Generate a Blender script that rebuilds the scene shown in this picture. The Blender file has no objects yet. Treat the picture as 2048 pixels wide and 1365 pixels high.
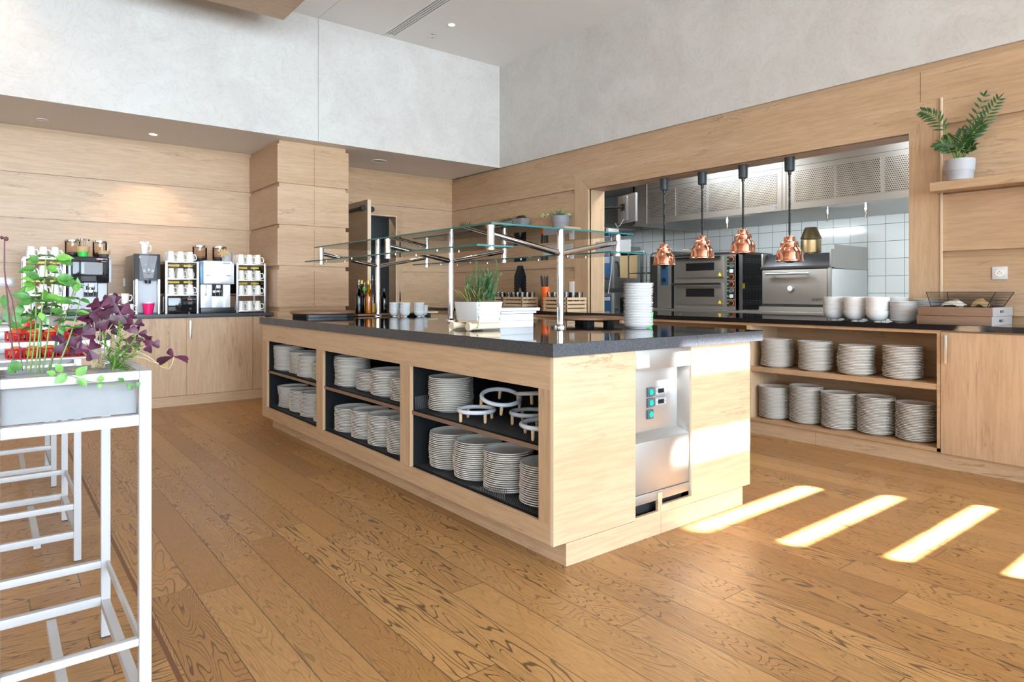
import bpy, bmesh, math, random
from math import sin, cos, pi, radians as R_
from mathutils import Vector, Matrix
S = bpy.context.scene
COL = S.collection
rnd = random.Random(7)

# ------------------------------------------------------------------ camera
F_, HY, H_ = 1316.0, 585.4, 1.12
TH = R_(51.66)
FW = Vector((cos(TH), sin(TH), 0)); RT = Vector((sin(TH), -cos(TH), 0))
cam = bpy.data.objects.new('camera', bpy.data.cameras.new('camera'))
COL.objects.link(cam); S.camera = cam
cam.data.sensor_width = 36; cam.data.lens = F_ / 2048 * 36
cam.data.shift_y = -(682.5 - HY) / 2048
cam.data.clip_start = .02
cam.location = (0, 0, H_); cam.rotation_euler = (pi / 2, 0, TH - pi / 2)

def at(u, v, Y):
    """a measured picture point placed at distance Y across the room"""
    d = FW + RT * ((u - 1024) / F_) + Vector((0, 0, (HY - v) / F_))
    return Vector((0, 0, H_)) + d * (Y / d.y)

# ------------------------------------------------------------------ materials
MATS = {}
def mat(name, col=(.8, .8, .8), rough=.5, metal=0., spec=.5, trans=0., emit=None, es=1., coat=0., alpha=1., ior=1.45, sub=0.):
    m = bpy.data.materials.new(name); m.use_nodes = True
    b = m.node_tree.nodes['Principled BSDF']
    I = b.inputs
    I['Base Color'].default_value = (*col, 1); I['Roughness'].default_value = rough
    I['Metallic'].default_value = metal; I['Specular IOR Level'].default_value = spec
    I['Transmission Weight'].default_value = trans; I['Coat Weight'].default_value = coat
    I['IOR'].default_value = ior; I['Alpha'].default_value = alpha
    if sub: I['Subsurface Weight'].default_value = sub; I['Subsurface Radius'].default_value = (.02, .02, .02)
    if emit: I['Emission Color'].default_value = (*emit, 1); I['Emission Strength'].default_value = es
    MATS[name] = m
    return m
class G:
    """small node graph helper"""
    def __init__(s, m): s.t = m.node_tree; s.b = s.t.nodes.get('Principled BSDF')
    def n(s, typ, ins=None, **kw):
        nd = s.t.nodes.new(typ)
        for k, v in kw.items(): setattr(nd, k, v)
        for k, v in (ins or {}).items():
            if isinstance(v, bpy.types.NodeSocket): s.t.links.new(v, nd.inputs[k])
            else: nd.inputs[k].default_value = v
        return nd
    def m(s, op, a, b=0., c=None):
        ins = {0: a, 1: b}
        if c is not None: ins[2] = c
        return s.n('ShaderNodeMath', ins, operation=op).outputs[0]
    def pos(s): return s.n('ShaderNodeNewGeometry').outputs['Position']
    def obj(s): return s.n('ShaderNodeTexCoord').outputs['Object']
    def sep(s, v): return s.n('ShaderNodeSeparateXYZ', {0: v}).outputs
    def comb(s, x, y, z): return s.n('ShaderNodeCombineXYZ', {0: x, 1: y, 2: z}).outputs[0]
    def scale(s, v, sc, off=(0, 0, 0)):
        return s.n('ShaderNodeMapping', {'Vector': v, 'Scale': sc, 'Location': off}).outputs[0]
    def noise(s, v, scale=5., detail=3., rough=.55, dist=0.):
        return s.n('ShaderNodeTexNoise', {'Vector': v, 'Scale': scale, 'Detail': detail, 'Roughness': rough, 'Distortion': dist}).outputs[0]
    def ramp(s, f, stops):
        r = s.n('ShaderNodeValToRGB', {0: f}); e = r.color_ramp.elements
        for i, (p, c) in enumerate(stops):
            if i < 2: e[i].position = p; e[i].color = (*c, 1)
            else: x = e.new(p); x.color = (*c, 1)
        return r.outputs[0]
    def mix(s, f, a, b, mode='MIX'):
        nd = s.t.nodes.new('ShaderNodeMix'); nd.data_type = 'RGBA'; nd.blend_type = mode
        for k, v in ((0, f), (6, a), (7, b)):
            if isinstance(v, bpy.types.NodeSocket): s.t.links.new(v, nd.inputs[k])
            else: nd.inputs[k].default_value = (*v, 1) if isinstance(v, tuple) else v
        return nd.outputs[2]
    def set(s, name, v): s.t.links.new(v, s.b.inputs[name])
    def bump(s, h, strength=.2, dist=.01):
        s.set('Normal', s.n('ShaderNodeBump', {'Height': h, 'Strength': strength, 'Distance': dist}).outputs[0])

OAKA, OAKB, OAKD = (.585, .41, .26), (.495, .325, .19), (.24, .15, .085)
def oak(name, vertical=False, a=OAKA, b=OAKB, d=OAKD, seed=0., rough=.38, row=0):
    """sawn oak laminate, grain along the board"""
    m = mat(name, a, rough, spec=.4); g = G(m); p = g.pos()
    st = (1, 1, .07) if vertical else (.07, .07, 1)
    if row:   # each board of the panelling has its own piece of pattern
        z = g.sep(p)[2]; k = g.m('FLOOR', g.m('DIVIDE', g.m('SUBTRACT', z, .967), .44))
        p = g.n('ShaderNodeVectorMath', {0: p, 1: g.comb(g.m('MULTIPLY', k, 7.3), g.m('MULTIPLY', k, 3.1), g.m('MULTIPLY', k, 1.7))}, operation='ADD').outputs[0]
    q = g.scale(p, st, (seed, seed * 1.7, seed * .3))
    n1 = g.noise(q, 7, 5, .6, .4); n2 = g.noise(q, 60, 3, .7, .2); n3 = g.noise(q, 2.2, 2, .5)
    c = g.mix(g.m('MULTIPLY', n1, 1.0), a, b)
    c = g.mix(g.m('MULTIPLY', g.ramp(n3, [(.42, (0, 0, 0)), (.72, (1, 1, 1))]), .7), c, (b[0] * .84, b[1] * .78, b[2] * .70))
    fine = g.ramp(n2, [(.42, (.80, .78, .76)), (.58, (1, 1, 1))])
    c = g.mix(.55, c, fine, 'MULTIPLY')
    n4 = g.noise(g.scale(p, tuple(x * 1.0 for x in st), (seed + 9, 4, 2)), 9, 6, .6, .6)
    n5 = g.noise(g.scale(p, (1, 1, 1), (3, seed, 2)), 2.6, 2, .5)
    crack = g.m('MULTIPLY', g.ramp(g.m('ABSOLUTE', g.m('SUBTRACT', n4, .5)), [(.0, (1, 1, 1)), (.010, (0, 0, 0))]), g.ramp(n5, [(.50, (0, 0, 0)), (.62, (1, 1, 1))]))
    c = g.mix(g.m('MULTIPLY', crack, .75), c, d)
    g.set('Base Color', c); g.bump(n2, .12, .002)
    return m
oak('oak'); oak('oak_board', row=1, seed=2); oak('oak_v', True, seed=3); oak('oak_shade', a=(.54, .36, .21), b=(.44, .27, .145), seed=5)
mat('oak_edge', (.66, .52, .36), .5)

def floor_mat(name, swap):
    m = mat(name, (.5, .3, .12), .33, spec=.5); g = G(m); s = g.sep(g.pos())
    x, y = (s[1], s[0]) if swap else (s[0], s[1])
    W, L = .149, 1.55
    r = g.m('DIVIDE', x, W); row = g.m('FLOOR', r)
    wn = g.n('ShaderNodeTexWhiteNoise', {'W': g.m('ADD', row, 13.7)}, noise_dimensions='1D').outputs[0]
    l = g.m('ADD', g.m('DIVIDE', y, L), g.m('MULTIPLY', wn, 7.3)); seg = g.m('FLOOR', l)
    idn = g.n('ShaderNodeTexWhiteNoise', {'Vector': g.comb(row, seg, 3.)}, noise_dimensions='3D')
    idv, idc = idn.outputs[0], g.sep(idn.outputs[1])
    fx = g.m('FRACT', r); fy = g.m('FRACT', l)
    ex = g.m('MINIMUM', fx, g.m('SUBTRACT', 1., fx)); ey = g.m('MINIMUM', fy, g.m('SUBTRACT', 1., fy))
    seam = g.m('MINIMUM', g.m('MULTIPLY', ex, W), g.m('MULTIPLY', ey, L))
    v = g.comb(g.m('ADD', g.m('MULTIPLY', x, 5.2), g.m('MULTIPLY', idv, 91.)), g.m('ADD', g.m('MULTIPLY', y, .85), g.m('MULTIPLY', idc[1], 37.)), 0.)
    n = g.noise(v, 1.5, 2.6, .48, .45)
    K = g.m('MULTIPLY_ADD', idc[0], 20., 16.)
    ring = g.m('ABSOLUTE', g.m('SUBTRACT', g.m('FRACT', g.m('MULTIPLY', n, K)), .5))
    thick = g.m('MULTIPLY_ADD', g.noise(v, 3.1, 2, .5), .26, .0)
    line = g.n('ShaderNodeMapRange', {0: ring, 1: g.m('MULTIPLY', thick, .35), 2: thick, 3: 1., 4: 0.}).outputs[0]
    v2 = g.comb(g.m('MULTIPLY', x, 90.), g.m('MULTIPLY', y, 9.), idv)
    pore = g.noise(v2, 2.6, 2, .7)
    c = g.mix(idv, (.445, .232, .076), (.32, .152, .046))
    c = g.mix(g.m('MULTIPLY', idc[2], .5), c, (.52, .30, .12))
    c = g.mix(g.m('MULTIPLY', g.noise(v, .9, 2, .5), .35), c, (.28, .13, .045))
    c = g.mix(.5, c, g.ramp(pore, [(.36, (.62, .58, .54)), (.58, (1, 1, 1))]), 'MULTIPLY')
    amt = g.m('MULTIPLY', line, g.ramp(idc[1], [(.10, (.25, .25, .25)), (.35, (.92, .92, .92))]))
    c = g.mix(amt, c, (.10, .05, .02))
    sm = g.n('ShaderNodeMapRange', {0: seam, 1: .0008, 2: .0024, 3: 1., 4: 0.}).outputs[0]
    c = g.mix(g.m('MULTIPLY', sm, .85), c, (.06, .035, .018))
    g.set('Base Color', c)
    g.set('Roughness', g.m('MULTIPLY_ADD', pore, .12, .27))
    h = g.m('ADD', g.m('MULTIPLY', sm, -1.), g.m('ADD', g.m('MULTIPLY', line, -.2), g.m('MULTIPLY', pore, .15)))
    g.bump(h, .25, .003)
floor_mat('floor_y', False); floor_mat('floor_x', True)

def plaster(name, a, b, rough=.42):
    m = mat(name, a, rough, spec=.35); g = G(m); p = g.pos()
    n1 = g.noise(p, 1.6, 5, .62, 1.4); n2 = g.noise(p, 5, 4, .6, 2.2)
    c = g.mix(g.ramp(n1, [(.35, (0, 0, 0)), (.65, (1, 1, 1))]), a, b)
    st = g.ramp(g.m('ABSOLUTE', g.m('SUBTRACT', n2, .5)), [(0., (.90, .89, .88)), (.035, (1, 1, 1))])
    g.set('Base Color', g.mix(.8, c, st, 'MULTIPLY')); g.bump(n2, .12, .01)
plaster('plaster', (.60, .575, .53), (.54, .51, .465))
mat('ceiling_paint', (.86, .83, .79), .6)
mat('white_paint', (.40, .39, .385), .32)
mat('white_gloss', (.66, .66, .66), .15)
mat('porcelain', (.84, .80, .735), .2, spec=.5)
mat('porcelain_white', (.72, .71, .695), .18, spec=.5)
mat('chrome', (.70, .69, .68), .07, 1.)
mat('alu', (.52, .52, .53), .32, 1.)
mat('copper', (.86, .40, .26), .13, 1.)
mat('brass_aged', (.40, .30, .16), .32, 1.)
mat('black_plastic', (.015, .016, .018), .35)
mat('black_matte', (.012, .012, .013), .7)
mat('black_gloss', (.01, .01, .012), .06)
mat('dark_grey', (.07, .075, .08), .45)
mat('mid_grey', (.25, .255, .265), .5)
mat('light_grey', (.52, .53, .55), .45)
mat('rubber', (.02, .02, .03), .6)
mat('shelf_black', (.010, .011, .012), .75, spec=.15)
mat('red', (.40, .012, .018), .35); mat('orange', (.85, .13, .01), .4); mat('yellow', (.85, .62, .02), .4)
mat('pink', (.80, .02, .16), .3); mat('green_plastic', (.05, .55, .08), .35); mat('teal', (.0, .38, .28), .3)
mat('yellow_lit', (.9, .65, .05), .4); mat('blue_panel', (.03, .09, .19), .3); mat('navy', (.02, .05, .16), .4)
mat('paper', (.80, .76, .68), .6); mat('kraft', (.55, .38, .18), .7)
mat('concrete', (.44, .44, .43), .8); g = G(MATS['concrete']); n = g.noise(g.pos(), 9, 5, .6)
g.set('Base Color', g.mix(n, (.26, .26, .26), (.18, .18, .178)))
mat('pot_grey', (.22, .225, .235), .6); mat('pot_light', (.38, .39, .41), .6)
mat('soil', (.035, .022, .014), .95); g = G(MATS['soil']); n = g.noise(g.pos(), 120, 3, .7)
g.set('Base Color', g.mix(n, (.015, .01, .007), (.09, .055, .03))); g.bump(n, 1., .02)
mat('wood_crate', (.60, .42, .25), .6); mat('wood_pale', (.72, .58, .40), .6); mat('wood_dark', (.16, .07, .03), .5)
for nm, a, b in (('wood_board', (.30, .16, .09), (.20, .10, .055)), ('wood_tray', (.25, .155, .10), (.15, .09, .058)), ('wood_stain', (.10, .085, .07), (.05, .05, .05))):
    m = mat(nm, a, .5); g = G(m); n = g.noise(g.scale(g.pos(), (14, 3, 60)), 3, 4, .6, .5); g.set('Base Color', g.mix(n, a, b))
m = mat('granite', (.012, .013, .015), .05, spec=.75); g = G(m); n = g.noise(g.pos(), 420, 2, .6)
g.set('Base Color', g.ramp(n, [(.62, (.010, .010, .011)), (.72, (.05, .05, .055))]))
m = mat('granite_edge', (.05, .055, .06), .38, spec=.6); g = G(m); n = g.noise(g.pos(), 260, 3, .7); n2 = g.noise(g.pos(), 8, 4, .6)
g.set('Base Color', g.mix(g.ramp(n, [(.5, (0, 0, 0)), (.75, (1, 1, 1))]), (.035, .037, .042), (.16, .17, .19))); g.set('Roughness', g.m('MULTIPLY_ADD', n2, .3, .25))
m = mat('steel', (.48, .47, .45), .28, .95); g = G(m); n = g.noise(g.scale(g.pos(), (2, 2, 120)), 3, 3, .6)
g.set('Roughness', g.m('MULTIPLY_ADD', n, .10, .38))
m = mat('steel_dull', (.40, .39, .37), .4, .9)
mat('steel_dark', (.10, .10, .105), .35, .8)
m = mat('steel_perf', (.56, .55, .52), .35, .9); g = G(m); s = g.sep(g.pos())
cy, cz = g.m('MULTIPLY', g.m('ADD', s[1], s[0]), 52.), g.m('MULTIPLY', s[2], 52.)
odd = g.m('MULTIPLY', g.m('FLOORED_MODULO', g.m('FLOOR', cz), 2.), .5)
dx = g.m('SUBTRACT', g.m('FRACT', g.m('ADD', cy, odd)), .5); dz = g.m('SUBTRACT', g.m('FRACT', cz), .5)
hole = g.m('LESS_THAN', g.m('ADD', g.m('MULTIPLY', dx, dx), g.m('MULTIPLY', dz, dz)), .085)
g.set('Base Color', g.mix(hole, (.56, .55, .52), (.02, .02, .02))); g.set('Metallic', g.m('MULTIPLY', g.m('SUBTRACT', 1., hole), .9))
m = mat('net', (.10, .10, .105), .5); g = G(m); s = g.sep(g.obj())
a = g.m('FRACT', g.m('MULTIPLY', g.m('ADD', s[0], s[1]), 75.)); b = g.m('FRACT', g.m('MULTIPLY', g.m('SUBTRACT', s[0], s[1]), 75.))
st = g.m('MAXIMUM', g.m('LESS_THAN', a, .24), g.m('LESS_THAN', b, .24)); g.set('Alpha', st)
m = mat('tile', (.68, .72, .72), .12, spec=.5); g = G(m); s = g.sep(g.pos())
def tl(v, off): f = g.m('FRACT', g.m('DIVIDE', g.m('ADD', v, off), .202)); return g.m('MINIMUM', f, g.m('SUBTRACT', 1., f))
T1 = g.m('LESS_THAN', g.m('MINIMUM', tl(g.m('ADD', s[0], s[1]), .06), tl(s[2], .10)), .013)
g.set('Base Color', g.mix(T1, (.82, .87, .88), (.20, .19, .18)))
m = mat('tile_grey', (.10, .11, .12), .4); g = G(m); s = g.sep(g.pos())
T1 = g.m('LESS_THAN', g.m('MINIMUM', tl(g.m('ADD', s[0], s[1]), .06), g.m('MULTIPLY', tl(g.m('DIVIDE', s[2], 2.), .10), 2.)), .01)
g.set('Base Color', g.mix(T1, (.085, .10, .115), (.04, .045, .05)))

def sheet_glass(name, tint, ior, rough=0.):
    m = bpy.data.materials.new(name); m.use_nodes = True; t = m.node_tree; t.nodes.clear(); g = G(m)
    out = g.n('ShaderNodeOutputMaterial'); fr = g.n('ShaderNodeFresnel', {'IOR': ior})
    tr = g.n('ShaderNodeBsdfTransparent', {'Color': (*tint, 1)}); gl = g.n('ShaderNodeBsdfGlossy', {'Color': (1, 1, 1, 1), 'Roughness': rough})
    mx = g.n('ShaderNodeMixShader', {0: fr.outputs[0], 1: tr.outputs[0], 2: gl.outputs[0]}); t.links.new(mx.outputs[0], out.inputs[0])
    MATS[name] = m
sheet_glass('glass', (.93, .97, .96), 1.5)
sheet_glass('glass_clear', (.97, .98, .98), 1.4)
sheet_glass('glass_smoke', (.45, .42, .40), 1.45)
sheet_glass('glass_tumbler', (.93, .94, .95), 1.55, .05)
sheet_glass('glass_brown', (.95, .90, .86), 1.28)
sheet_glass('oil_yellow', (.80, .52, .06), 1.5); sheet_glass('oil_dark', (.10, .06, .03), 1.5); sheet_glass('oil_green', (.40, .36, .05), 1.5)
mat('glass_edge', (.02, .13, .13), .12, spec=.5)
def leafm(name, a, b, sc=60, rough=.45):
    m = mat(name, a, rough); g = G(m); n = g.noise(g.pos(), sc, 2, .5); g.set('Base Color', g.mix(g.ramp(n, [(.35, (0, 0, 0)), (.65, (1, 1, 1))]), a, b))
leafm('leaf', (.025, .10, .015), (.06, .18, .025)); leafm('leaf_bright', (.07, .20, .025), (.13, .29, .045)); leafm('leaf_dark', (.012, .05, .01), (.03, .10, .02))
leafm('leaf_needle', (.06, .17, .07), (.20, .33, .17), 90); leafm('leaf_thyme', (.14, .17, .03), (.07, .13, .02), 90); leafm('leaf_purple', (.032, .005, .014), (.085, .012, .040), 40, .5)
leafm('leaf_variegated', (.10, .26, .05), (.62, .66, .42), 55); leafm('leaf_olive', (.035, .045, .02), (.09, .07, .05), 50)
leafm('stem', (.10, .18, .03), (.17, .23, .06)); mat('stem_pale', (.50, .40, .22), .6); mat('stem_purple', (.10, .03, .04), .6); mat('stem_dry', (.32, .22, .08), .8)
m = mat('apple', (.6, .05, .02), .22); g = G(m); n = g.noise(g.obj(), 9, 3, .5); g.set('Base Color', g.mix(g.ramp(n, [(.40, (0, 0, 0)), (.62, (1, 1, 1))]), (.40, .015, .015), (.55, .27, .03)))
mat('pear', (.55, .36, .03), .35)
mat('lamp_emit', (1, 1, 1), .5, emit=(1, .93, .82), es=14); mat('lamp_warm', (1, 1, 1), .5, emit=(1, .8, .55), es=8)
mat('kitchen_led', (1, 1, 1), .5, emit=(.92, .97, 1), es=10)
mat('led_green', (.05, .6, .2), .3, emit=(.05, .8, .3), es=.6)
mat('added_blind', (.85, .86, .88), .7); mat('led_digit', (.01, .01, .01), .2)
sheet_glass('bulb_glass', (.85, .85, .87), 1.6, .02)

# ------------------------------------------------------------------ mesh builder
class M:
    def __init__(s): s.v = []; s.f = []; s.mi = []; s.sm = []
    def add(s, vs, fs, mi=0, smooth=False):
        o = len(s.v); s.v += [tuple(v) for v in vs]
        for f in fs: s.f.append(tuple(i + o for i in f)); s.mi.append(mi); s.sm.append(smooth)
        return s
    def box(s, x0, x1, y0, y1, z0, z1, mi=0):
        if x0 > x1: x0, x1 = x1, x0
        if y0 > y1: y0, y1 = y1, y0
        vs = [(x, y, z) for z in (z0, z1) for y in (y0, y1) for x in (x0, x1)]
        fs = [(0, 2, 3, 1), (4, 5, 7, 6), (0, 1, 5, 4), (2, 6, 7, 3), (0, 4, 6, 2), (1, 3, 7, 5)]
        mm = mi if isinstance(mi, (list, tuple)) else [mi] * 6     # -z +z -y +y -x +x
        o = len(s.v); s.v += vs
        for f, k in zip(fs, mm): s.f.append(tuple(i + o for i in f)); s.mi.append(k); s.sm.append(False)
        return s
    def hexa(s, b, t, mi=0):
        """eight corners: bottom ring b, top ring t, both counter-clockwise from above"""
        return s.add(list(b) + list(t), [(3, 2, 1, 0), (4, 5, 6, 7)] + [(i, (i + 1) % 4, 4 + (i + 1) % 4, 4 + i) for i in range(4)], mi)
    def ring(s, c, u, w, r, n): return [Vector(c) + (Vector(u) * cos(2 * pi * i / n) + Vector(w) * sin(2 * pi * i / n)) * r for i in range(n)]
    def tube(s, pts, rs, n=8, mi=0, caps=True, closed=False):
        pts = [Vector(p) for p in pts]; k = len(pts)
        if not isinstance(rs, (list, tuple)): rs = [rs] * k
        o = len(s.v); prev = None
        for i, p in enumerate(pts):
            if closed: t = pts[(i + 1) % k] - pts[i - 1]
            else: t = pts[min(i + 1, k - 1)] - pts[max(i - 1, 0)]
            t = t.normalized() if t.length > 1e-9 else Vector((0, 0, 1))
            a = (prev - t * prev.dot(t)) if prev is not None else t.orthogonal()
            if a.length < 1e-6: a = t.orthogonal()
            a.normalize(); prev = a; b = t.cross(a)
            s.v += [tuple(q) for q in s.ring(p, a, b, rs[i], n)]
        for i in range(k if closed else k - 1):
            j0, j1 = i, (i + 1) % k
            for q in range(n):
                s.f.append((o + j0 * n + q, o + j0 * n + (q + 1) % n, o + j1 * n + (q + 1) % n, o + j1 * n + q)); s.mi.append(mi); s.sm.append(True)
        if caps and not closed:
            s.f.append(tuple(o + q for q in range(n))[::-1]); s.mi.append(mi); s.sm.append(False)
            s.f.append(tuple(o + (k - 1) * n + q for q in range(n))); s.mi.append(mi); s.sm.append(False)
        return s
    def cyl(s, p0, p1, r, n=16, mi=0, r1=None): return s.tube([p0, p1], [r, r if r1 is None else r1], n, mi)
    def lathe(s, prof, n=32, c=(0, 0, 0), mi=0, close=False):
        o = len(s.v); rings = []
        for r, z in prof:
            if r < 1e-5: rings.append([len(s.v)]); s.v.append((c[0], c[1], c[2] + z))
            else:
                rings.append(list(range(len(s.v), len(s.v) + n)))
                s.v += [(c[0] + r * cos(2 * pi * i / n), c[1] + r * sin(2 * pi * i / n), c[2] + z) for i in range(n)]
        for a, b in zip(rings, rings[1:]):
            for i in range(n):
                j = (i + 1) % n
                if len(a) == 1 and len(b) == 1: continue
                if len(a) == 1: f = (a[0], b[j], b[i])
                elif len(b) == 1: f = (a[i], a[j], b[0])
                else: f = (a[i], a[j], b[j], b[i])
                s.f.append(f); s.mi.append(mi); s.sm.append(True)
        return s
    def leaf(s, p, d, nrm, L, W, mi=0, bend=.15, tip=1.):
        """pointed leaf blade from p along d with upward side nrm"""
        p = Vector(p); d = Vector(d).normalized(); nrm = Vector(nrm); sd = d.cross(nrm)
        if sd.length < 1e-5: sd = d.orthogonal()
        sd.normalize(); up = sd.cross(d)
        row = [(0, .06), (.25, .8), (.5, 1.), (.75, .62), (1, .02)]
        vs = []
        for t, w in row:
            c = p + d * (L * t) - up * (bend * L * t * t)
            vs += [c - sd * (W * w * .5) + up * (W * w * .12), c, c + sd * (W * w * .5) + up * (W * w * .12)]
        fs = []
        for i in range(4):
            a = i * 3; fs += [(a, a + 1, a + 4, a + 3), (a + 1, a + 2, a + 5, a + 4)]
        return s.add(vs, fs, mi, True)
    def tri_leaf(s, p, d, nrm, L, W, mi=0, bend=.1):
        """oxalis leaflet: narrow at the stalk, broad notched end"""
        p = Vector(p); d = Vector(d).normalized(); sd = d.cross(Vector(nrm))
        if sd.length < 1e-5: sd = d.orthogonal()
        sd.normalize(); up = sd.cross(d)
        row = [(0, .05), (.35, .55), (.7, .95), (.92, 1.), (1.02, .55)]
        vs = []
        for t, w in row:
            c = p + d * (L * t) - up * (bend * L * t * t)
            vs += [c - sd * (W * w * .5) + up * (W * w * .16), c - (d * L * .08 if t > 1 else Vector()), c + sd * (W * w * .5) + up * (W * w * .16)]
        fs = []
        for i in range(4):
            a = i * 3; fs += [(a, a + 1, a + 4, a + 3), (a + 1, a + 2, a + 5, a + 4)]
        return s.add(vs, fs, mi, True)
    def xf(s, mtx, i0=0):
        for i in range(i0, len(s.v)): s.v[i] = tuple(mtx @ Vector(s.v[i]))
        return s

WORLD = {}   # thing -> inverse world matrix
def thing(name, label, cat, loc=(0, 0, 0), rz=0., group=None):
    o = bpy.data.objects.new(name, None); COL.objects.link(o)
    o.empty_display_size = .05; o.location = loc; o.rotation_euler = (0, 0, rz)
    WORLD[o.name] = (Matrix.Translation(loc) @ Matrix.Rotation(rz, 4, 'Z')).inverted()
    o['label'] = label; o['category'] = cat
    if group: o['group'] = group
    return o
def obj(name, mb, m, parent=None, world=False, bevel=0., seg=2, label=None, loc=None, ang=35):
    """link the collected shape as ONE mesh object; world=True: it was built in room coordinates"""
    me = bpy.data.meshes.new(name)
    vs = mb.v
    if parent is not None and world:
        r = parent; inv = None
        root = parent
        while root.parent: root = root.parent
        inv = WORLD[root.name]
        if parent is not root: inv = parent.matrix_basis.inverted() @ inv
        vs = [tuple(inv @ Vector(v)) for v in vs]
    elif loc is not None and world:
        vs = [(v[0] - loc[0], v[1] - loc[1], v[2] - loc[2]) for v in vs]
    me.from_pydata(vs, [], mb.f)
    ms = m if isinstance(m, (list, tuple)) else [m]
    for k in ms: me.materials.append(MATS[k])
    me.polygons.foreach_set('material_index', mb.mi)
    if bevel:
        bm = bmesh.new(); bm.from_mesh(me)
        es = [e for e in bm.edges if len(e.link_faces) == 2 and e.calc_face_angle(0) > .6]
        bmesh.ops.bevel(bm, geom=es, offset=bevel, segments=seg, profile=.6, affect='EDGES', clamp_overlap=True)
        bm.to_mesh(me); bm.free(); me.shade_smooth(); me.set_sharp_from_angle(angle=R_(40))
    elif any(mb.sm):
        me.shade_smooth(); me.set_sharp_from_angle(angle=R_(ang))
    me.validate(); me.update()
    o = bpy.data.objects.new(name, me); COL.objects.link(o)
    if parent is not None: o.parent = parent
    if loc is not None: o.location = loc
    if label: o['label'] = label
    return o
def tag(o, label, cat, group=None):
    o['label'] = label; o['category'] = cat
    if group: o['group'] = group
    return o
def struct(name, mb, m, parent=None, **k):
    o = obj(name, mb, m, parent, **k)
    if parent is None: o['kind'] = 'structure'
    return o
def dup(root, loc, rz=None, label=None, group=None):
    c = root.copy(); COL.objects.link(c); c.location = loc
    if rz is not None: c.rotation_euler = (0, 0, rz)
    if label: c['label'] = label
    if group: c['group'] = group
    for ch in [x for x in root.children]:
        d = ch.copy(); COL.objects.link(d); d.parent = c
        for gch in [x for x in ch.children]:
            e = gch.copy(); COL.objects.link(e); e.parent = d
    return c
def text(name, s, size, loc, rot, m, parent, depth=.0006, align='CENTER'):
    cu = bpy.data.curves.new(name, 'FONT'); cu.body = s; cu.size = size; cu.align_x = align; cu.align_y = 'CENTER'; cu.extrude = depth; cu.resolution_u = 3
    tmp = bpy.data.objects.new(name + '_tmp', cu); COL.objects.link(tmp)
    me = bpy.data.meshes.new_from_object(tmp); bpy.data.objects.remove(tmp)
    me.materials.clear(); me.materials.append(MATS[m])
    mt = Matrix.Translation(loc) @ rot
    if parent is not None:
        root = parent
        while root.parent: root = root.parent
        inv = WORLD[root.name]
        if parent is not root: inv = parent.matrix_basis.inverted() @ inv
        mt = inv @ mt
    me.transform(mt)
    o = bpy.data.objects.new(name, me); COL.objects.link(o); o.parent = parent
    return o
FACE_MY = Matrix.Rotation(pi / 2, 4, 'X')                                        # reads from the -Y side
FACE_MX = Matrix.Rotation(-pi / 2, 4, 'Z') @ Matrix.Rotation(pi / 2, 4, 'X')      # reads from the -X side
ORD = ['topmost', 'second', 'third', 'fourth', 'fifth', 'sixth', 'seventh', 'eighth', 'ninth', 'tenth', 'eleventh', 'twelfth', 'thirteenth', 'fourteenth', 'fifteenth', 'sixteenth', 'seventeenth', 'eighteenth', 'nineteenth', 'twentieth', 'twenty-first', 'twenty-second', 'twenty-third', 'twenty-fourth', 'twenty-fifth', 'twenty-sixth', 'twenty-seventh', 'twenty-eighth', 'twenty-ninth', 'thirtieth', 'thirty-first', 'thirty-second', 'thirty-third', 'thirty-fourth']
def nth(i, n): return 'bottom' if i == n - 1 and n > 1 else ORD[i]
# ------------------------------------------------------------------ room shell
XR, XR2, YB, YS, ZC, ZS, YW = 5.18, 5.42, 7.94, 6.81, 4.055, 2.74, -.9
XL, YF = -4.2, -4.6
f = M()
for x0, x1, y0, y1, k in ((.435, XR2, YF, 6.86, 0), (XL, .42, YF, 6.86, 1), (XL, XR2, 6.86, 9.4, 1)):
    f.add([(x0, y0, 0), (x1, y0, 0), (x1, y1, 0), (x0, y1, 0)], [(0, 1, 2, 3)], k)
f.add([(.42, YF, 0), (.435, YF, 0), (.435, 6.86, 0), (.42, 6.86, 0)], [(0, 1, 2, 3)], 2)
struct('floor', f, ['floor_y', 'floor_x', 'wood_dark'])
struct('floor', M().box(XR2, 8.4, .6, 8.3, -.05, 0), 'mid_grey')

BOARDS = [(.527, .92), (.967, 1.36), (1.407, 1.80), (1.847, 2.24), (2.287, 2.693)]
def boards_y(b, x0, x1, y, zmin=0.):          # boards on a wall facing -Y
    for z0, z1 in BOARDS: b.box(x0, x1, y, y + .025, max(z0, zmin), z1, 0)
b = M()
boards_y(b, XL, 2.365, YB); b.box(XL, 2.365, YB + .025, YB + .2, 0, ZS, 0)
boards_y(b, 4.373, XR + .02, YB); b.box(4.29, XR2, YB + .025, YB + .2, 0, ZS, 0)
b.box(2.365, 4.373, YB, YB + .025, 2.287, 2.693, 0); b.box(3.46, 4.29, YB + .025, YB + .2, 2.16, ZS, 0)
[b.box(2.365, 3.38, YB, YB + .025, z0, z1, 0) for z0, z1 in BOARDS[:4]]; b.box(2.365, 3.46, YB + .025, YB + .2, 0, ZS, 0)
struct('wall_back', b, 'oak_board')
# pillar between the coffee corner and the door
b = M(); PX0, PX1, PY = 2.365, 3.163, 6.975
for z0, z1 in BOARDS: b.box(PX0 - .0, 2.7605, PY, YB, z0, z1, 0); b.box(2.7635, PX1, PY, YB, z0, z1, 0)
b.box(PX0 + .025, PX1 - .025, PY + .025, YB + .02, 0, ZS, 0)
struct('wall_pillar', b, 'oak_board')
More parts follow.
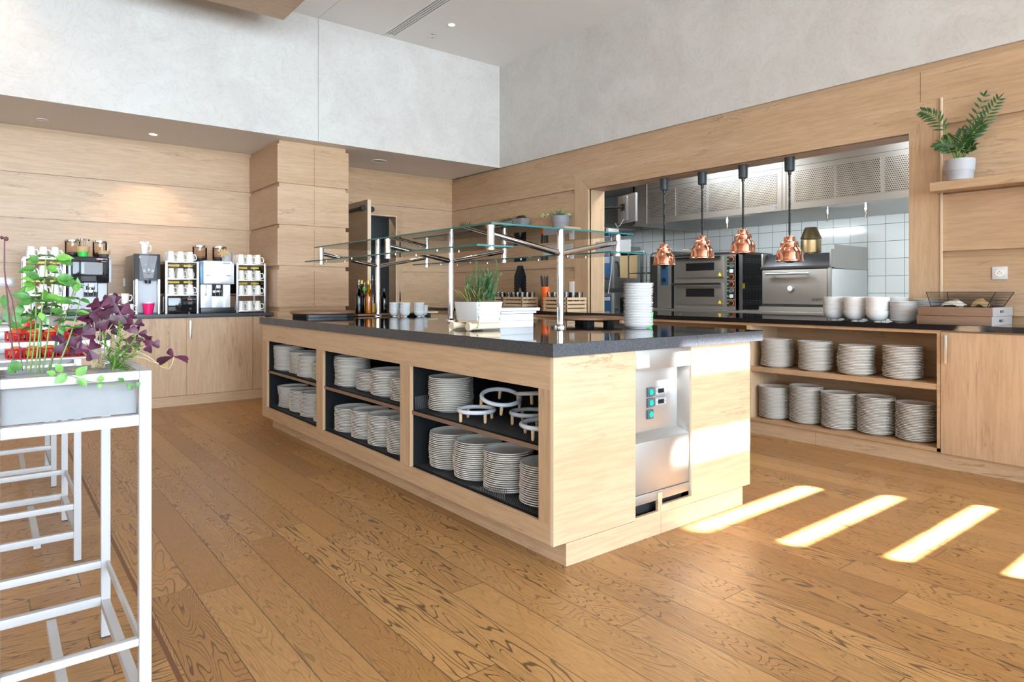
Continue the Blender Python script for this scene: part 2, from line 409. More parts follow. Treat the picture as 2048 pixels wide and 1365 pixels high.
# soffit over both niches and the room ceiling
b = M(); b.box(XL, 2.739, YS, 8.2, ZS, ZC + .1, [1, 1, 0, 0, 0, 0]); b.box(2.743, XR + .03, YS, 8.2, ZS, ZC + .1, [1, 1, 0, 0, 0, 0]); b.box(2.73, 2.75, YS + .004, 8.19, ZS + .003, ZC + .1, 2)
struct('wall_soffit', b, ['plaster', 'ceiling_paint', 'dark_grey'])
b = M(); VX0, VX1, VY0, VY1 = 3.49, 3.62, 3.2, 6.745
b.box(XL, 2.738, YF, YS, ZC, ZC + .1); b.box(2.742, VX0, YF, YS, ZC, ZC + .1); b.box(VX0, VX1, YF, VY0, ZC, ZC + .1); b.box(VX0, VX1, VY1, YS, ZC, ZC + .1); b.box(VX1, 4.05, YF, YS, ZC, ZC + .1); b.box(4.05, XR + .03, YW, YS, ZC, ZC + .1)
b.box(2.735, 2.745, YF, YS, ZC + .003, ZC + .1, 1)
struct('ceiling', b, ['ceiling_paint', 'dark_grey'])
# right wall with the serving hatch
OY0, OY1, OZ1 = 1.942, 5.19, 2.266
b = M()
def rw(y0, y1, z0, z1, x0, k=0): b.box(x0, XR2, y0, y1, z0, z1, k)
rw(OY1, 8.1, 0, ZS, XR + .025); rw(YW, OY0, 0, ZS, XR + .025); rw(OY0, OY1, OZ1, ZS, XR + .025); rw(OY0, OY1, 0, .87, XR + .025)
rw(YW, 8.1, ZS, ZC + .1, XR, 1)
for z0, z1 in BOARDS[:4]: b.box(XR, XR + .03, 5.40, YB, z0, z1, 0); b.box(XR, XR + .03, YW, 1.736, z0, z1, 0)
b.box(XR, XR + .03, 5.40, YB, 2.287, 2.693); b.box(XR, XR + .03, YW, 1.736, 2.287, 2.693); b.box(XR, XR + .03, 1.8705, 5.40, 2.45, 2.693); b.box(XR, XR + .03, 1.736, 1.8675, 2.45, 2.693)
struct('wall_right', b, ['oak_board', 'plaster'])
b = M(); fx = XR - .004
b.hexa([(fx, 5.19, .9), (fx + .05, 5.19, .9), (fx + .05, 5.405, .9), (fx, 5.405, .9)], [(fx, 5.19, 2.266), (fx + .05, 5.19, 2.266), (fx + .05, 5.405, 2.475), (fx, 5.405, 2.475)], 1)
b.hexa([(fx, 1.74, .9), (fx + .05, 1.74, .9), (fx + .05, 1.942, .9), (fx, 1.942, .9)], [(fx, 1.74, 2.475), (fx + .05, 1.74, 2.475), (fx + .05, 1.942, 2.266), (fx, 1.942, 2.266)], 1)
b.hexa([(fx, 1.942, 2.266), (fx + .05, 1.942, 2.266), (fx + .05, 5.19, 2.266), (fx, 5.19, 2.266)], [(fx, 1.74, 2.475), (fx + .05, 1.74, 2.475), (fx + .05, 5.405, 2.475), (fx, 5.405, 2.475)], 0)
b.box(XR + .04, XR2 + .002, 5.185, 5.2, .9, 2.266, 1); b.box(XR + .04, XR2 + .002, 1.935, 1.944, .9, 2.266, 1); b.box(XR + .04, XR2 + .002, 1.94, 5.19, 2.262, 2.27, 0)
b.box(XR - .016, XR + .002, 1.728, 1.738, .915, 2.475, 2); b.box(XR2 - .004, XR2 + .006, 5.181, 5.19, .915, 2.262, 2)
struct('trim_1', b, ['oak', 'oak_v', 'oak_edge'])
# walls behind the photographer
b = M()
b.box(XL, 3.9, YF - .2, YF, 0, .35); b.box(XL, -3.8, YF - .2, YF, .35, ZC); b.box(-.35, -.05, YF - .2, YF, .35, ZC); b.box(3.55, 3.9, YF - .2, YF, .35, ZC); b.box(XL, 3.9, YF - .2, YF, 3.85, ZC + .1)
b.box(3.9, 4.05, YF - .2, YW, 0, ZC + .1); b.box(4.05, XR2, YW - .06, YW, 0, .35); b.box(5.165, XR2, YW - .06, YW, .35, ZC + .1)
struct('wall_front', b, 'plaster')
struct('wall_left', M().box(XL - .2, XL, YF - .2, 8.2, 0, ZC + .1), 'plaster')
w = M()  # added window on the unseen left wall, made up to carry warm fill
for k in range(6): y = -2.5 + 7.5 * k / 5; w.box(XL + .001, XL + .05, y - .03, y + .03, .9, 3.2)
w.box(XL + .001, XL + .05, -2.5, 5.0, .84, .9); w.box(XL + .001, XL + .05, -2.5, 5.0, 3.2, 3.26)
o = struct('window_4', w, 'white_paint'); struct('added_blind', M().box(XL + .001, XL + .01, -2.5, 5.0, .9, 3.2), 'added_blind', o)
for i, (x0, x1) in enumerate(((-3.8, -.35), (-.05, 3.55))):
    w = M(); n = 4
    for k in range(n + 1):
        x = x0 + (x1 - x0) * k / n; w.box(x - .03, x + .03, YF - .1, YF - .03, .35, 3.85)
    w.box(x0, x1, YF - .1, YF - .03, .35, .42); w.box(x0, x1, YF - .1, YF - .03, 3.78, 3.85); w.box(x0, x1, YF - .1, YF - .03, 2.6, 2.66)
    o = struct('window_%d' % (i + 1), w, 'white_paint'); struct('added_blind', M().box(x0, x1, YF - .14, YF - .11, .35, 3.85), 'added_blind', o)  # closed blinds added to keep the direct sun out
w = M(); zs = [1.93, 2.337, 2.753, 3.165, 3.61, 4.045]; h = .043; z = .35
for c in zs: w.box(4.05, 5.165, YW - .03, YW, z, c - h); z = c + h
w.box(4.05, 5.165, YW - .03, YW, z, ZC + .1)
struct('window_3', w, 'white_paint')

# ------------------------------------------------------------------ door and the room behind it
b = M(); DX0, DX1, DZ = 3.46, 4.29, 2.15
b.box(DX1 - .004, 4.378, YB - .012, YB + .205, 0, 2.238); b.box(DX0, DX1 - .004, YB - .012, YB + .205, DZ, 2.238); b.box(DX0 - .085, DX0, YB - .012, YB + .205, 0, 2.238)
b.box(DX1 - .016, DX1 - .004, YB - .016, YB - .004, 0, DZ - .012, 1); b.box(DX0, DX1 - .004, YB - .016, YB - .004, DZ - .012, DZ, 1)
struct('trim_2', b, ['oak', 'oak_edge'])
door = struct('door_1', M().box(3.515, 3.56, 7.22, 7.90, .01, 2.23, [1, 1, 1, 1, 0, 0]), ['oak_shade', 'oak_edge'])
b = M(); b.cyl((3.49, 7.27, 2.135), (3.49, 7.75, 2.135), .022, 12); b.cyl((3.48, 7.25, 2.135), (3.48, 7.29, 2.135), .034, 12); b.cyl((3.585, 7.24, 2.12), (3.585, 7.30, 2.12), .034, 12)
obj('door_closer', b, 'black_plastic', door)
b = M().box(4.325, 4.345, YB - .02, YB - .008, 1.0, 1.27); obj('strike_plate', b, 'chrome', door)
b = M(); b.box(2.2, 5.4, 9.3, 9.4, 0, 2.74, 0); b.box(2.2, 2.3, 8.14, 9.3, 0, 2.74, 0); b.box(5.3, 5.4, 8.14, 9.3, 0, 2.74, 0); b.box(2.2, 5.4, 8.14, 9.4, 2.74, 2.8, 1)
struct('wall_washroom', b, ['tile_grey', 'ceiling_paint'])

# ------------------------------------------------------------------ hanging oak ceiling raft, vent, lamps
tag(obj('ceiling_raft', M().box(-1.6, 2.166, .6, 6.224, 3.7, ZC), 'oak', world=True, loc=(0, 3, 3.7)), 'oak clad raft hanging below the ceiling at the top left', 'ceiling panel')
b = M()
n = 4
t = thing('air_vent', 'long slotted air vent with four dark slots in the white ceiling', 'vent', (3.555, 4.97, ZC))
for i in range(n + 1):
    x = VX0 + (VX1 - VX0 - .012) * i / n; b.box(x, x + .012, VY0, VY1, ZC - .003, ZC + .008)
b.box(VX0 - .02, VX0, VY0 - .02, VY1 + .02, ZC - .004, ZC + .01); b.box(VX1, VX1 + .02, VY0 - .02, VY1 + .02, ZC - .004, ZC + .01)
obj('grille', b, 'ceiling_paint', t, True); obj('vent_box', M().box(VX0, VX1, VY0, VY1, ZC + .010, ZC + .05), 'black_matte', t, True)
def downlight(x, y, z, r, label, lit, power, group=None, blend=.7, ang=115, color=(1, .70, .42)):
    t = thing('ceiling_light', label, 'ceiling light', (x, y, z), 0, group)
    b = M().lathe([(r * 1.25, -.001), (r * 1.2, -.006), (r * 1.02, -.006), (r, -.002), (r * .98, .0)], 32); obj('rim', b, 'ceiling_paint', t)
    b = M().lathe([(0, -.004), (r * .97, -.004)], 32); obj('diffuser', b, lit, t)
    if power:
        l = bpy.data.lights.new('lamp', 'SPOT'); l.energy = power; l.spot_size = R_(ang); l.spot_blend = blend; l.color = color; l.shadow_soft_size = r
        o = bpy.data.objects.new('lamp', l); COL.objects.link(o); o.parent = t; o.location = (0, 0, -.012)
G1 = 'round downlights of the high ceiling'
downlight(3.95, 6.06, ZC, .035, 'small round downlight near the slotted vent in the high ceiling', 'lamp_emit', 40, None, .7, 80)
for y in (4.2, 2.3, .5): downlight(3.95, y, ZC, .035, 'small round downlight in the high ceiling beyond the frame', 'lamp_emit', 45, G1, .7, 85)
for x, y in ((-.3, 6.5), (-2.6, 4.2), (-2.6, 1.5)): downlight(x, y, ZC, .035, 'small round downlight over the seating side', 'lamp_emit', 80, 'downlights over the seating side')
downlight(1.296, 7.545, ZS, .036, 'round warm downlight in the soffit above the hot water dispenser', 'lamp_emit', 75, None, .5, 95, (1, .72, .48))
downlight(.373, 7.551, ZS, .036, 'round warm downlight in the soffit at the far left edge', 'light_grey', 0, None, .5, 95, (1, .72, .48))
downlight(-.9, 7.55, ZS, .036, 'round warm downlight in the soffit outside the left edge', 'lamp_warm', 30, None, .5, 95, (1, .72, .48))
downlight(3.738, 7.363, ZS, .078, 'large unlit round lamp in the soffit before the open door', 'light_grey', 0)
t = thing('sprinkler', 'small metal sprinkler head hanging from the high ceiling', 'sprinkler', (3.944, 6.454, ZC))
obj('rosette', M().lathe([(.0, -.004), (.04, -.004), (.045, 0)], 24), 'chrome', t)
b = M().cyl((0, 0, -.05), (0, 0, 0), .008, 8); b.cyl((0, 0, -.052), (0, 0, -.05), .022, 12); obj('head', b, 'chrome', t)

# ------------------------------------------------------------------ sockets
def socket(name, label, loc, rz, frames=1, plug=False):
    t = thing(name, label, 'socket', loc, rz)
    w = .083 * frames
    obj('cover_plate', M().box(-w / 2, w / 2, -.009, 0, -.042, .042), 'white_gloss', t, bevel=.003)
    for i in range(frames):
        cx = -w / 2 + .0415 + i * .083
        b = M(); b.cyl((cx, -.011, 0), (cx, -.004, 0), .024, 24); obj('insert', b, 'porcelain', t)
        b = M()
        for dx in (-.0095, .0095): b.cyl((cx + dx, -.0118, 0), (cx + dx, -.01, 0), .003, 8)
        b.cyl((cx, -.0118, .011), (cx, -.01, .011), .003, 8); obj('pin_hole', b, 'dark_grey', t)
    if plug: obj('plug', M().cyl((.035, -.035, 0), (.035, -.011, 0), .022, 16), 'black_plastic', t)
socket('wall_socket', 'white wall socket right of the hatch above the wooden trays', (XR, 1.397, 1.247), pi * 1.5)
socket('wall_socket', 'white wall socket behind the hot water dispenser with a black plug', (1.122, YB, 1.227), 0, 1, True)
socket('wall_socket', 'white double wall socket at the left edge of the photo', (.085, YB, 1.222), 0, 2)
t = thing('light_switch', 'pale switch plate on oak wall beside the orange straw cup', 'switch', (XR, 5.45, 1.17), pi * 1.5)
obj('cover_plate', M().box(-.04, .04, -.009, 0, -.075, .075), 'porcelain', t, bevel=.003)
t = thing('light_switch', 'square grey switch plate on the wall right of the door', 'switch', (4.60, YB, 1.70), 0)
obj('cover_plate', M().box(-.075, .075, -.009, 0, -.04, .04), 'light_grey', t, bevel=.003); obj('sensor', M().cyl((0, -.013, 0), (0, -.009, 0), .02, 20), 'white_gloss', t)

downlight(3.95, 8.75, 2.739, .05, 'added unseen fill light inside the grey washroom behind the door', 'lamp_emit', 90, None, .5, 150, (.9, .95, 1))  # lamp added to brighten the dark washroom, no known fixture
# ------------------------------------------------------------------ wall shelves
tag(obj('wall_shelf', M().box(5.0, XR - .001, -.3, 1.746, 1.806, 1.865), 'oak', world=True, loc=(5.09, .7, 1.806), bevel=.002), 'oak wall shelf right of the hatch carrying the palm pot', 'shelf')
tag(obj('wall_shelf', M().box(4.93, XR - .001, 5.30, YB - .001, 1.795, 1.85), 'oak', world=True, loc=(5.05, 6.6, 1.795), bevel=.002), 'oak wall shelf carrying grey plant pots left of the hatch', 'shelf')
# ------------------------------------------------------------------ island
IX0, IX1, IY0, IY1, CT = 1.77, 3.18, 1.97, 5.58, .86
t = thing('buffet_island', 'large light oak buffet island with open plate shelves and stone top', 'kitchen island', (2.475, 3.78, 0))
OP = [(2.062, 3.125), (3.236, 4.32), (4.43, 5.48)]
b = M(); z0, z1 = .18, .725
b.box(IX0, IX0 + .02, IY0 + .018, IY1, .096, z0); b.box(IX0, IX0 + .02, IY0 + .018, IY1, z1, CT)
ys = [IY0 + .018] + [v for o in OP for v in o] + [IY1]
for i in range(0, len(ys), 2): b.box(IX0, IX0 + .02, ys[i], ys[i + 1], z0, z1, 1)
obj('shelf_facade', b, ['oak', 'oak_v'], t, True)
b = M()
for y0, y1 in OP:
    b.box(IX0 + .021, 2.30, y1, y1 + .018, .15, .745); b.box(IX0 + .021, 2.30, y0 - .018, y0, .15, .745)
    b.box(2.29, 2.30, y0, y1, .15, .745); b.box(IX0 + .021, 2.30, y0, y1, .74, .75)
obj('inner_lining', b, 'shelf_black', t, True)
for y0, y1 in OP:
    obj('shelf', M().box(IX0 + .012, 2.29, y0, y1, .462, .482, [0, 0, 0, 0, 1, 0]), ['shelf_black', 'wood_tray'], t, True)
    obj('bottom_shelf', M().box(IX0 + .012, 2.29, y0, y1, .165, .181, [0, 0, 0, 0, 1, 0]), ['shelf_black', 'wood_tray'], t, True)
SX0, SX1 = 2.264, 2.672
obj('end_panel', M().box(IX0, SX0, IY0, IY0 + .018, .096, CT, [0, 0, 0, 0, 1, 0]), ['oak', 'oak_edge'], t, True)
obj('end_panel', M().box(SX1, IX1, IY0, IY0 + .018, .096, CT, [0, 0, 0, 0, 1, 0]), ['oak', 'oak_edge'], t, True)
b = M(); b.box(SX1, SX1 + .02, IY0 + .018, 2.3, .17, CT); b.box(IX1 - .018, IX1, IY0 + .018, IY1, .096, CT); b.box(IX0, IX1, IY1, IY1 + .018, .096, CT)
b.box(SX0 - .02, SX0, IY0 + .018, 2.04, .1, CT)
obj('side_panel', b, 'oak_v', t, True)
b = M(); b.box(1.84, 2.44, IY0, IY0 + .018, 0, .094, 0); b.box(2.442, 3.11, IY0, IY0 + .018, 0, .094, 0); b.box(1.84, 1.858, IY0 + .018, 5.54, 0, .096, 0); b.box(3.09, 3.11, IY0 + .018, 5.54, 0, .096, 0)
b.box(1.86, 3.09, 5.52, 5.54, 0, .096); b.box(SX0, 2.44, IY0 + .002, IY0 + .018, .09, .105); b.box(2.44, SX1, IY0 + .002, IY0 + .018, .09, .13); b.box(2.425, 2.455, IY0 + .004, IY0 + .018, .09, .19)
obj('plinth', b, 'oak', t, True)
b = M(); b.box(2.31, 3.16, 2.1, IY1, .1, CT - .01); b.box(1.86, 3.09, 2.05, 5.5, .02, .1); obj('carcass', b, 'shelf_black', t, True)
# refrigeration control front in the gap
c = thing('cooling_unit', 'stainless steel cooling control panel set into the island end', 'control panel', (2.468, 2.0, .1))
b = M(); b.box(SX0, SX1, IY0 + .006, 2.1, .765, CT - .002); b.box(SX0, SX1, 2.035, 2.05, .42, .79); b.box(SX0, SX1 - .002, IY0 + .012, 2.1, .20, .435)
b.hexa([(SX0, IY0 + .012, .435), (SX1 - .002, IY0 + .012, .435), (SX1 - .002, 2.05, .435), (SX0, 2.05, .435)], [(SX0, 2.03, .468), (SX1 - .03, 2.03, .468), (SX1 - .03, 2.05, .468), (SX0, 2.05, .468)])
b.hexa([(SX1 - .002, IY0 + .012, .435), (SX1, IY0 + .012, .435), (SX1, 2.05, .435), (SX1 - .028, 2.035, .435)], [(SX1 - .002, IY0 + .012, .765), (SX1, IY0 + .012, .765), (SX1, 2.05, .765), (SX1 - .028, 2.035, .765)])
obj('front_panel', b, 'steel', c, True, bevel=.002)
obj('foot_rail', M().box(SX0, SX1, IY0 + .008, 2.1, .155, .198), 'steel', c, True, bevel=.002)
obj('vent_slot', M().box(SX0, SX1, 2.03, 2.045, .09, .155), 'black_matte', c, True)
for z in (.650, .5995, .545):
    r = obj('rocker_switch', M().box(2.416, 2.458, 2.027, 2.036, z - .022, z + .022), 'dark_grey', c, True, bevel=.002)
    obj('switch_lens', M().cyl((2.437, 2.022, z), (2.437, 2.03, z), .014, 16), 'teal', r, True)
for z in (.651, .600):
    r = obj('thermostat', M().box(2.470, 2.548, 2.025, 2.036, z - .02, z + .02), 'mid_grey', c, True, bevel=.003)
    obj('display', M().box(2.488, 2.530, 2.0235, 2.026, z - .010, z + .010), 'led_digit', r, True)
    q = M()
    for dx in (2.478, 2.540):
        for dz in (-.008, .008): q.cyl((dx, 2.0225, z + dz), (dx, 2.026, z + dz), .0045, 10)
    obj('button', q, 'light_grey', r, True)
obj('rating_label', M().box(SX0 + .012, SX0 + .10, IY0 + .0035, IY0 + .006, .777, .836), 'paper', c, True)
for i in range(5): text('label_text', ['Model  No.', '230V 50Hz', 'R134a', 'kW 0.8', 'CE'][i], .009, (SX0 + .05, IY0 + .003, .827 - .011 * i), FACE_MY, 'mid_grey', c, .0002)
# worktop
t = thing('island_worktop', 'polished black granite worktop with mitred edge on the island', 'worktop', (2.52, 3.8, .86))
b = M().box(1.755, 3.28, 1.955, 5.62, .915 - .002, .915); obj('slab', b, 'granite', t, True)
b = M(); b.box(1.755, 2.70, 1.955, 5.62, .86, .9128); b.box(2.7015, 3.28, 1.955, 5.62, .86, .9128); b.box(2.70, 2.7015, 1.957, 5.618, .861, .9125)
obj('edge_strip', b, 'granite_edge', t, True)

# ------------------------------------------------------------------ sneeze guard
t = thing('sneeze_guard', 'glass sneeze guard on three polished chrome posts over the island', 'sneeze guard', (2.60, 4.0, .915))
PXc, GT, GL = 2.598, 1.49, 1.365
for y in (2.83, 3.995, 5.14):
    b = M(); b.lathe([(.0, 0), (.034, 0), (.034, .004), (.030, .014), (.023, .018), (.0215, .02), (.0215, GT - .915 - .008), (.024, GT - .915 - .008), (.024, GT - .915), (0, GT - .915)], 28, (PXc, y, .915))
    p = obj('post', b, 'chrome', t, True)
    for sx, ex in ((-1, 2.095), (1, 3.083)):
        b = M(); b.cyl((PXc, y, 1.345), (ex, y, 1.435), .0165, 20); obj('bracing_arm', b, 'chrome', p, True)
        b = M(); b.cyl((ex, y, 1.352), (ex, y, 1.476), .020, 24); b.cyl((ex, y, 1.375), (ex, y, 1.475), .0205, 24); b.cyl((ex, y, 1.348), (ex, y, 1.358), .0225, 24); b.cyl((ex, y, 1.466), (ex, y, 1.481), .0225, 24)
        obj('glass_holder', b, 'chrome', p, True)
def pane(x0, x1, y0, y1, z, th=.009):
    return obj('glass_pane', M().box(x0, x1, y0, y1, z - th / 2, z + th / 2, [0, 0, 1, 1, 1, 1]), ['glass', 'glass_edge'], t, True)
pane(2.075, 3.20, 2.80, 5.24, 1.489); pane(1.975, 2.215, 2.79, 5.18, 1.368); pane(2.96, 3.28, 2.77, 5.18, 1.368)
b = M()
for y in (3.25, 3.75, 4.4, 4.85):
    for x in (2.02, 2.17, 3.05, 3.22): b.cyl((x, y, 1.358), (x, y, 1.3635), .0045, 10)
obj('glass_clip', b, 'chrome', t, True)
for x, y0, lab in ((3.02, 3.35, 'white blank sign card on the glass shelf behind the rosemary'), (3.05, 2.87, 'white blank sign card on the glass shelf above the round board')):
    b = M(); b.box(-.001, .001, -.15, .15, 0, .075); o = obj('sign_card', b, 'white_gloss', bevel=.0); o.location = (x + .03, y0, 1.3727)
    tag(o, lab, 'sign')

# ------------------------------------------------------------------ right run of cabinets with worktop
t = thing('base_cabinet', 'oak base cabinet with open plate shelves under the hatch worktop', 'cabinet', (4.95, 3.8, 0))
RX = 4.73
b = M(); oy = [(1.611, 2.925), (2.96, 4.28), (4.315, 5.6), (5.635, 6.9)]
b.box(RX, 5.17, 1.592, YB - .002, .858, .879); b.box(RX, 5.17, 1.592, 1.611, .105, .858, 0); b.box(RX, 5.17, 1.592, YB - .002, .105, .126)
for a, c_ in zip([o[1] for o in oy], [o[0] for o in oy[1:]] + [YB - .002]): b.box(RX, 5.17, a, c_, .126, .858, 1)
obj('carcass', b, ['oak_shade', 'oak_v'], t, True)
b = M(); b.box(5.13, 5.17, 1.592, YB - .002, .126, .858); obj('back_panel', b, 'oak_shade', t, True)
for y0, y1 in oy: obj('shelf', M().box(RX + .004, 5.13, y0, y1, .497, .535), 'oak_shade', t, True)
b = M(); b.box(4.752, 5.17, 2.41, YB - .002, 0, .104); b.box(4.752, 5.17, .0, 2.408, 0, .104); obj('plinth', b, 'oak', t, True)
t = thing('base_cabinet', 'oak base cabinet with closed door at the right edge of the photo', 'cabinet', (4.95, 1.0, .105))
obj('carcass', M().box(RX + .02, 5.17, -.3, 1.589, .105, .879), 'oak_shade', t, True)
for y0, y1 in ((.95, 1.588), (.30, .946), (-.3, .296)):
    d = obj('door', M().box(RX - .002, RX + .018, y0, y1, .10, .868), 'oak_v', t, True)
    hy = y1 - .035
    b = M(); b.tube([(RX - .002, hy, .70), (RX - .028, hy, .70)], .005, 8); b.tube([(RX - .002, hy, .84), (RX - .028, hy, .84)], .005, 8); b.box(RX - .036, RX - .026, hy - .011, hy + .011, .672, .852)
    obj('handle', b, 'alu', d, True, bevel=.002)
t = thing('hatch_worktop', 'long black granite worktop running through the serving hatch', 'worktop', (5.2, 3.6, .88))
b = M(); b.box(4.715, XR - .002, -.3, YB - .002, .915 - .002, .915, 0); b.box(XR - .002, 5.80, OY0 + .006, OY1 - .01, .915 - .002, .915, 0)
b.box(4.715, XR - .002, -.3, YB - .002, .88, .9128, 1); b.box(XR - .002, 5.80, OY0 + .006, OY1 - .01, .88, .9128, 1)
obj('slab', b, ['granite', 'granite'], t, True)

# ------------------------------------------------------------------ back run of cabinets (coffee corner)
BY = 7.13
t = thing('base_cabinet', 'oak base cabinet with two plain doors under the coffee corner', 'cabinet', (.8, 7.5, 0))
b = M(); b.box(-1.7, 2.29, BY + .02, 7.93, .1, .87); b.box(2.16, 2.285, BY, BY + .02, .1, .868); obj('carcass', b, 'oak_v', t, True)
b = M().box(-1.7, 2.262, BY + .004, 7.9, 0, .096); obj('plinth', b, 'oak', t, True)
xs = [-1.69, -1.05, -.408, .234, .876, 1.518, 2.158]
for i, (x0, x1) in enumerate(zip(xs, xs[1:])):
    d = obj('door', M().box(x0 + .0015, x1 - .0015, BY, BY + .018, .10, .868), 'oak_v', t, True)
    hx = x0 + .032
    b = M(); b.box(hx - .010, hx + .010, BY - .036, BY - .026, .66, .84); b.cyl((hx, BY, .69), (hx, BY - .03, .69), .005, 8); b.cyl((hx, BY, .81), (hx, BY - .03, .81), .005, 8)
    obj('handle', b, 'alu', d, True, bevel=.002)
CTB = .908
t = thing('coffee_worktop', 'black granite worktop carrying the coffee machines', 'worktop', (.8, 7.5, .87))
obj('slab', M().box(-1.7, 2.360, 7.095, 7.935, .871, CTB), 'granite_edge', t, True, bevel=.002)
obj('polished_top', M().box(-1.698, 2.358, 7.097, 7.933, CTB, CTB + .0008), 'granite', t, True)
# ------------------------------------------------------------------ crockery
def lathe_mesh(name, prof, m, n=36, extra=None, ang=30):
    b = M().lathe(prof, n)
    if extra: extra(b)
    me = bpy.data.meshes.new(name); me.from_pydata(b.v, [], b.f); me.materials.append(MATS[m]); me.polygons.foreach_set('material_index', b.mi)
    me.shade_smooth(); me.set_sharp_from_angle(angle=R_(ang)); me.validate(); me.update(); return me
def plate_prof(r):
    k = r / .122
    return [(0, .002), (.070 * k, .002), (.072 * k, 0), (.077 * k, 0), (.080 * k, .003), (.105 * k, .0085), (.1125 * k, .0150), (r - .0008, .0174), (r, .0190), (r - .001, .0202), (r - .003, .0200), (.1105 * k, .0178), (.103 * k, .0115), (.075 * k, .0062), (0, .006)]
ME = {'dinner': lathe_mesh('dinner_plate', plate_prof(.122), 'porcelain'), 'side': lathe_mesh('side_plate', plate_prof(.085), 'porcelain_white')}
def item(name, me, loc, rz, label, cat, group):
    o = bpy.data.objects.new(name, me); COL.objects.link(o); o.location = loc; o.rotation_euler = (0, 0, rz)
    return tag(o, label, cat, group)
def plate_stack(me, cx, cy, z0, n, pitch, where, group, word='plate', lean=(0, 0), jit=.0022, name='dinner_plate'):
    """n plates piled up from z0; 'where' singles out the stack"""
    for k in range(n):
        i = n - 1 - k
        w = {0: 'topmost', n - 1: 'lowest'}.get(i, ORD[i])
        lx = lean[0] * sin(pi * k / max(n - 1, 1) * 1.0); ly = lean[1] * sin(pi * k / max(n - 1, 1) * 1.2)
        item(name, me, (cx + lx + rnd.uniform(-jit, jit), cy + ly + rnd.uniform(-jit, jit), z0 + k * pitch), rnd.uniform(0, 6.28),
             ('%s %s %s' % (w, word, where)), 'plate', group)
PI_ = .0097
Z1, Z2 = .1835, .4845
bay3 = [('U', 1.945, 2.990, 18, 'upper shelf, near bay'),
        ('L', 1.945, 2.975, 19, 'farthest stack, lower shelf, near bay'), ('L', 1.935, 2.722, 19, 'second farthest stack, lower shelf, near bay'),
        ('L', 1.935, 2.470, 19, 'second nearest stack, lower shelf, near bay'), ('L', 1.94, 2.205, 18, 'nearest stack, lower shelf, near bay')]
bay2 = [('U', 1.93, 4.190, 20, 'farthest stack, upper shelf, middle bay'), ('U', 1.955, 3.905, 12, 'second farthest stack, upper shelf, middle bay'),
        ('U', 1.93, 3.650, 16, 'second nearest stack, upper shelf, middle bay'), ('U', 1.93, 3.395, 14, 'nearest stack, upper shelf, middle bay'),
        ('L', 1.92, 4.165, 16, 'farthest stack, lower shelf, middle bay'), ('L', 1.92, 3.905, 18, 'second farthest stack, lower shelf, middle bay'),
        ('L', 1.915, 3.655, 19, 'second nearest stack, lower shelf, middle bay'), ('L', 1.912, 3.400, 20, 'nearest stack, lower shelf, middle bay')]
for s, x, y, n, lab in bay3:
    plate_stack(ME['dinner'], x, y, Z1 if s == 'L' else Z2, n, PI_, 'of island: ' + lab, 'dinner plates in the near bay of the island', lean=(rnd.uniform(-.006, .006), rnd.uniform(-.006, .006)))
bay1 = [('U', 1.91, 5.345, 20, 'farthest stack, upper shelf, far bay'), ('U', 1.93, 5.055, 17, 'second farthest stack, upper shelf, far bay'),
        ('U', 1.90, 4.803, 16, 'second nearest stack, upper shelf, far bay'), ('U', 1.92, 4.556, 13, 'nearest stack, upper shelf, far bay'),
        ('L', 1.94, 5.330, 17, 'farthest stack, lower shelf, far bay'), ('L', 1.94, 5.072, 17, 'second farthest stack, lower shelf, far bay'),
        ('L', 1.93, 4.820, 18, 'second nearest stack, lower shelf, far bay'), ('L', 1.93, 4.560, 14, 'nearest stack, lower shelf, far bay')]
rest = M()
for s, x, y, n, lab in bay2 + bay1:
    lx, ly = rnd.uniform(-.006, .006), rnd.uniform(-.006, .006)
    for k in range(n): rest.lathe(plate_prof(.122), 32, (x + lx * sin(k * .3) + rnd.uniform(-.002, .002), y + ly * sin(k * .3) + rnd.uniform(-.002, .002), (Z1 if s == 'L' else Z2) + k * PI_))
o = tag(obj('dinner_plate', rest, 'porcelain', world=True, loc=(1.92, 4.4, Z2)), 'stacks of white plates filling middle and far bays of the island', 'plate', 'dinner plates stacked in the island'); o['kind'] = 'stuff'
ZR1, ZR2 = .1275, .5365
for s, x, y, n, lab in [('U', 4.855, 2.775, 20, 'far left stack, upper shelf'), ('U', 4.852, 2.461, 20, 'second left stack, upper shelf'), ('U', 4.845, 2.159, 19, 'second right stack, upper shelf'), ('U', 4.858, 1.862, 20, 'far right stack, upper shelf'),
                        ('L', 4.875, 2.80, 23, 'far left stack, lower shelf'), ('L', 4.885, 2.550, 26, 'second left stack, lower shelf'), ('L', 4.875, 2.298, 24, 'middle stack, lower shelf'), ('L', 4.895, 2.046, 24, 'second right stack, lower shelf'), ('L', 4.885, 1.790, 23, 'far right stack, lower shelf')]:
    plate_stack(ME['dinner'], x, y, ZR1 if s == 'L' else ZR2, n, .0105, 'of wall cabinet: ' + lab, 'dinner plates in the wall cabinet', lean=(rnd.uniform(-.008, .004), rnd.uniform(-.008, .008)))
plate_stack(ME['side'], 2.945, 2.540, .9152, 27, .0092, 'of the tall white stack on the island corner', 'small plates on the island', lean=(-.003, .002), name='side_plate')
plate_stack(ME['side'], 4.905, 1.875, .9152, 15, .0088, 'of small stack between white bowls and wooden trays', 'small plates on the hatch worktop', name='side_plate')
plate_stack(ME['side'], 5.08, 1.79, .9152, 17, .0088, 'of small stack behind the wooden trays, by the wall', 'small plates on the hatch worktop', name='side_plate')
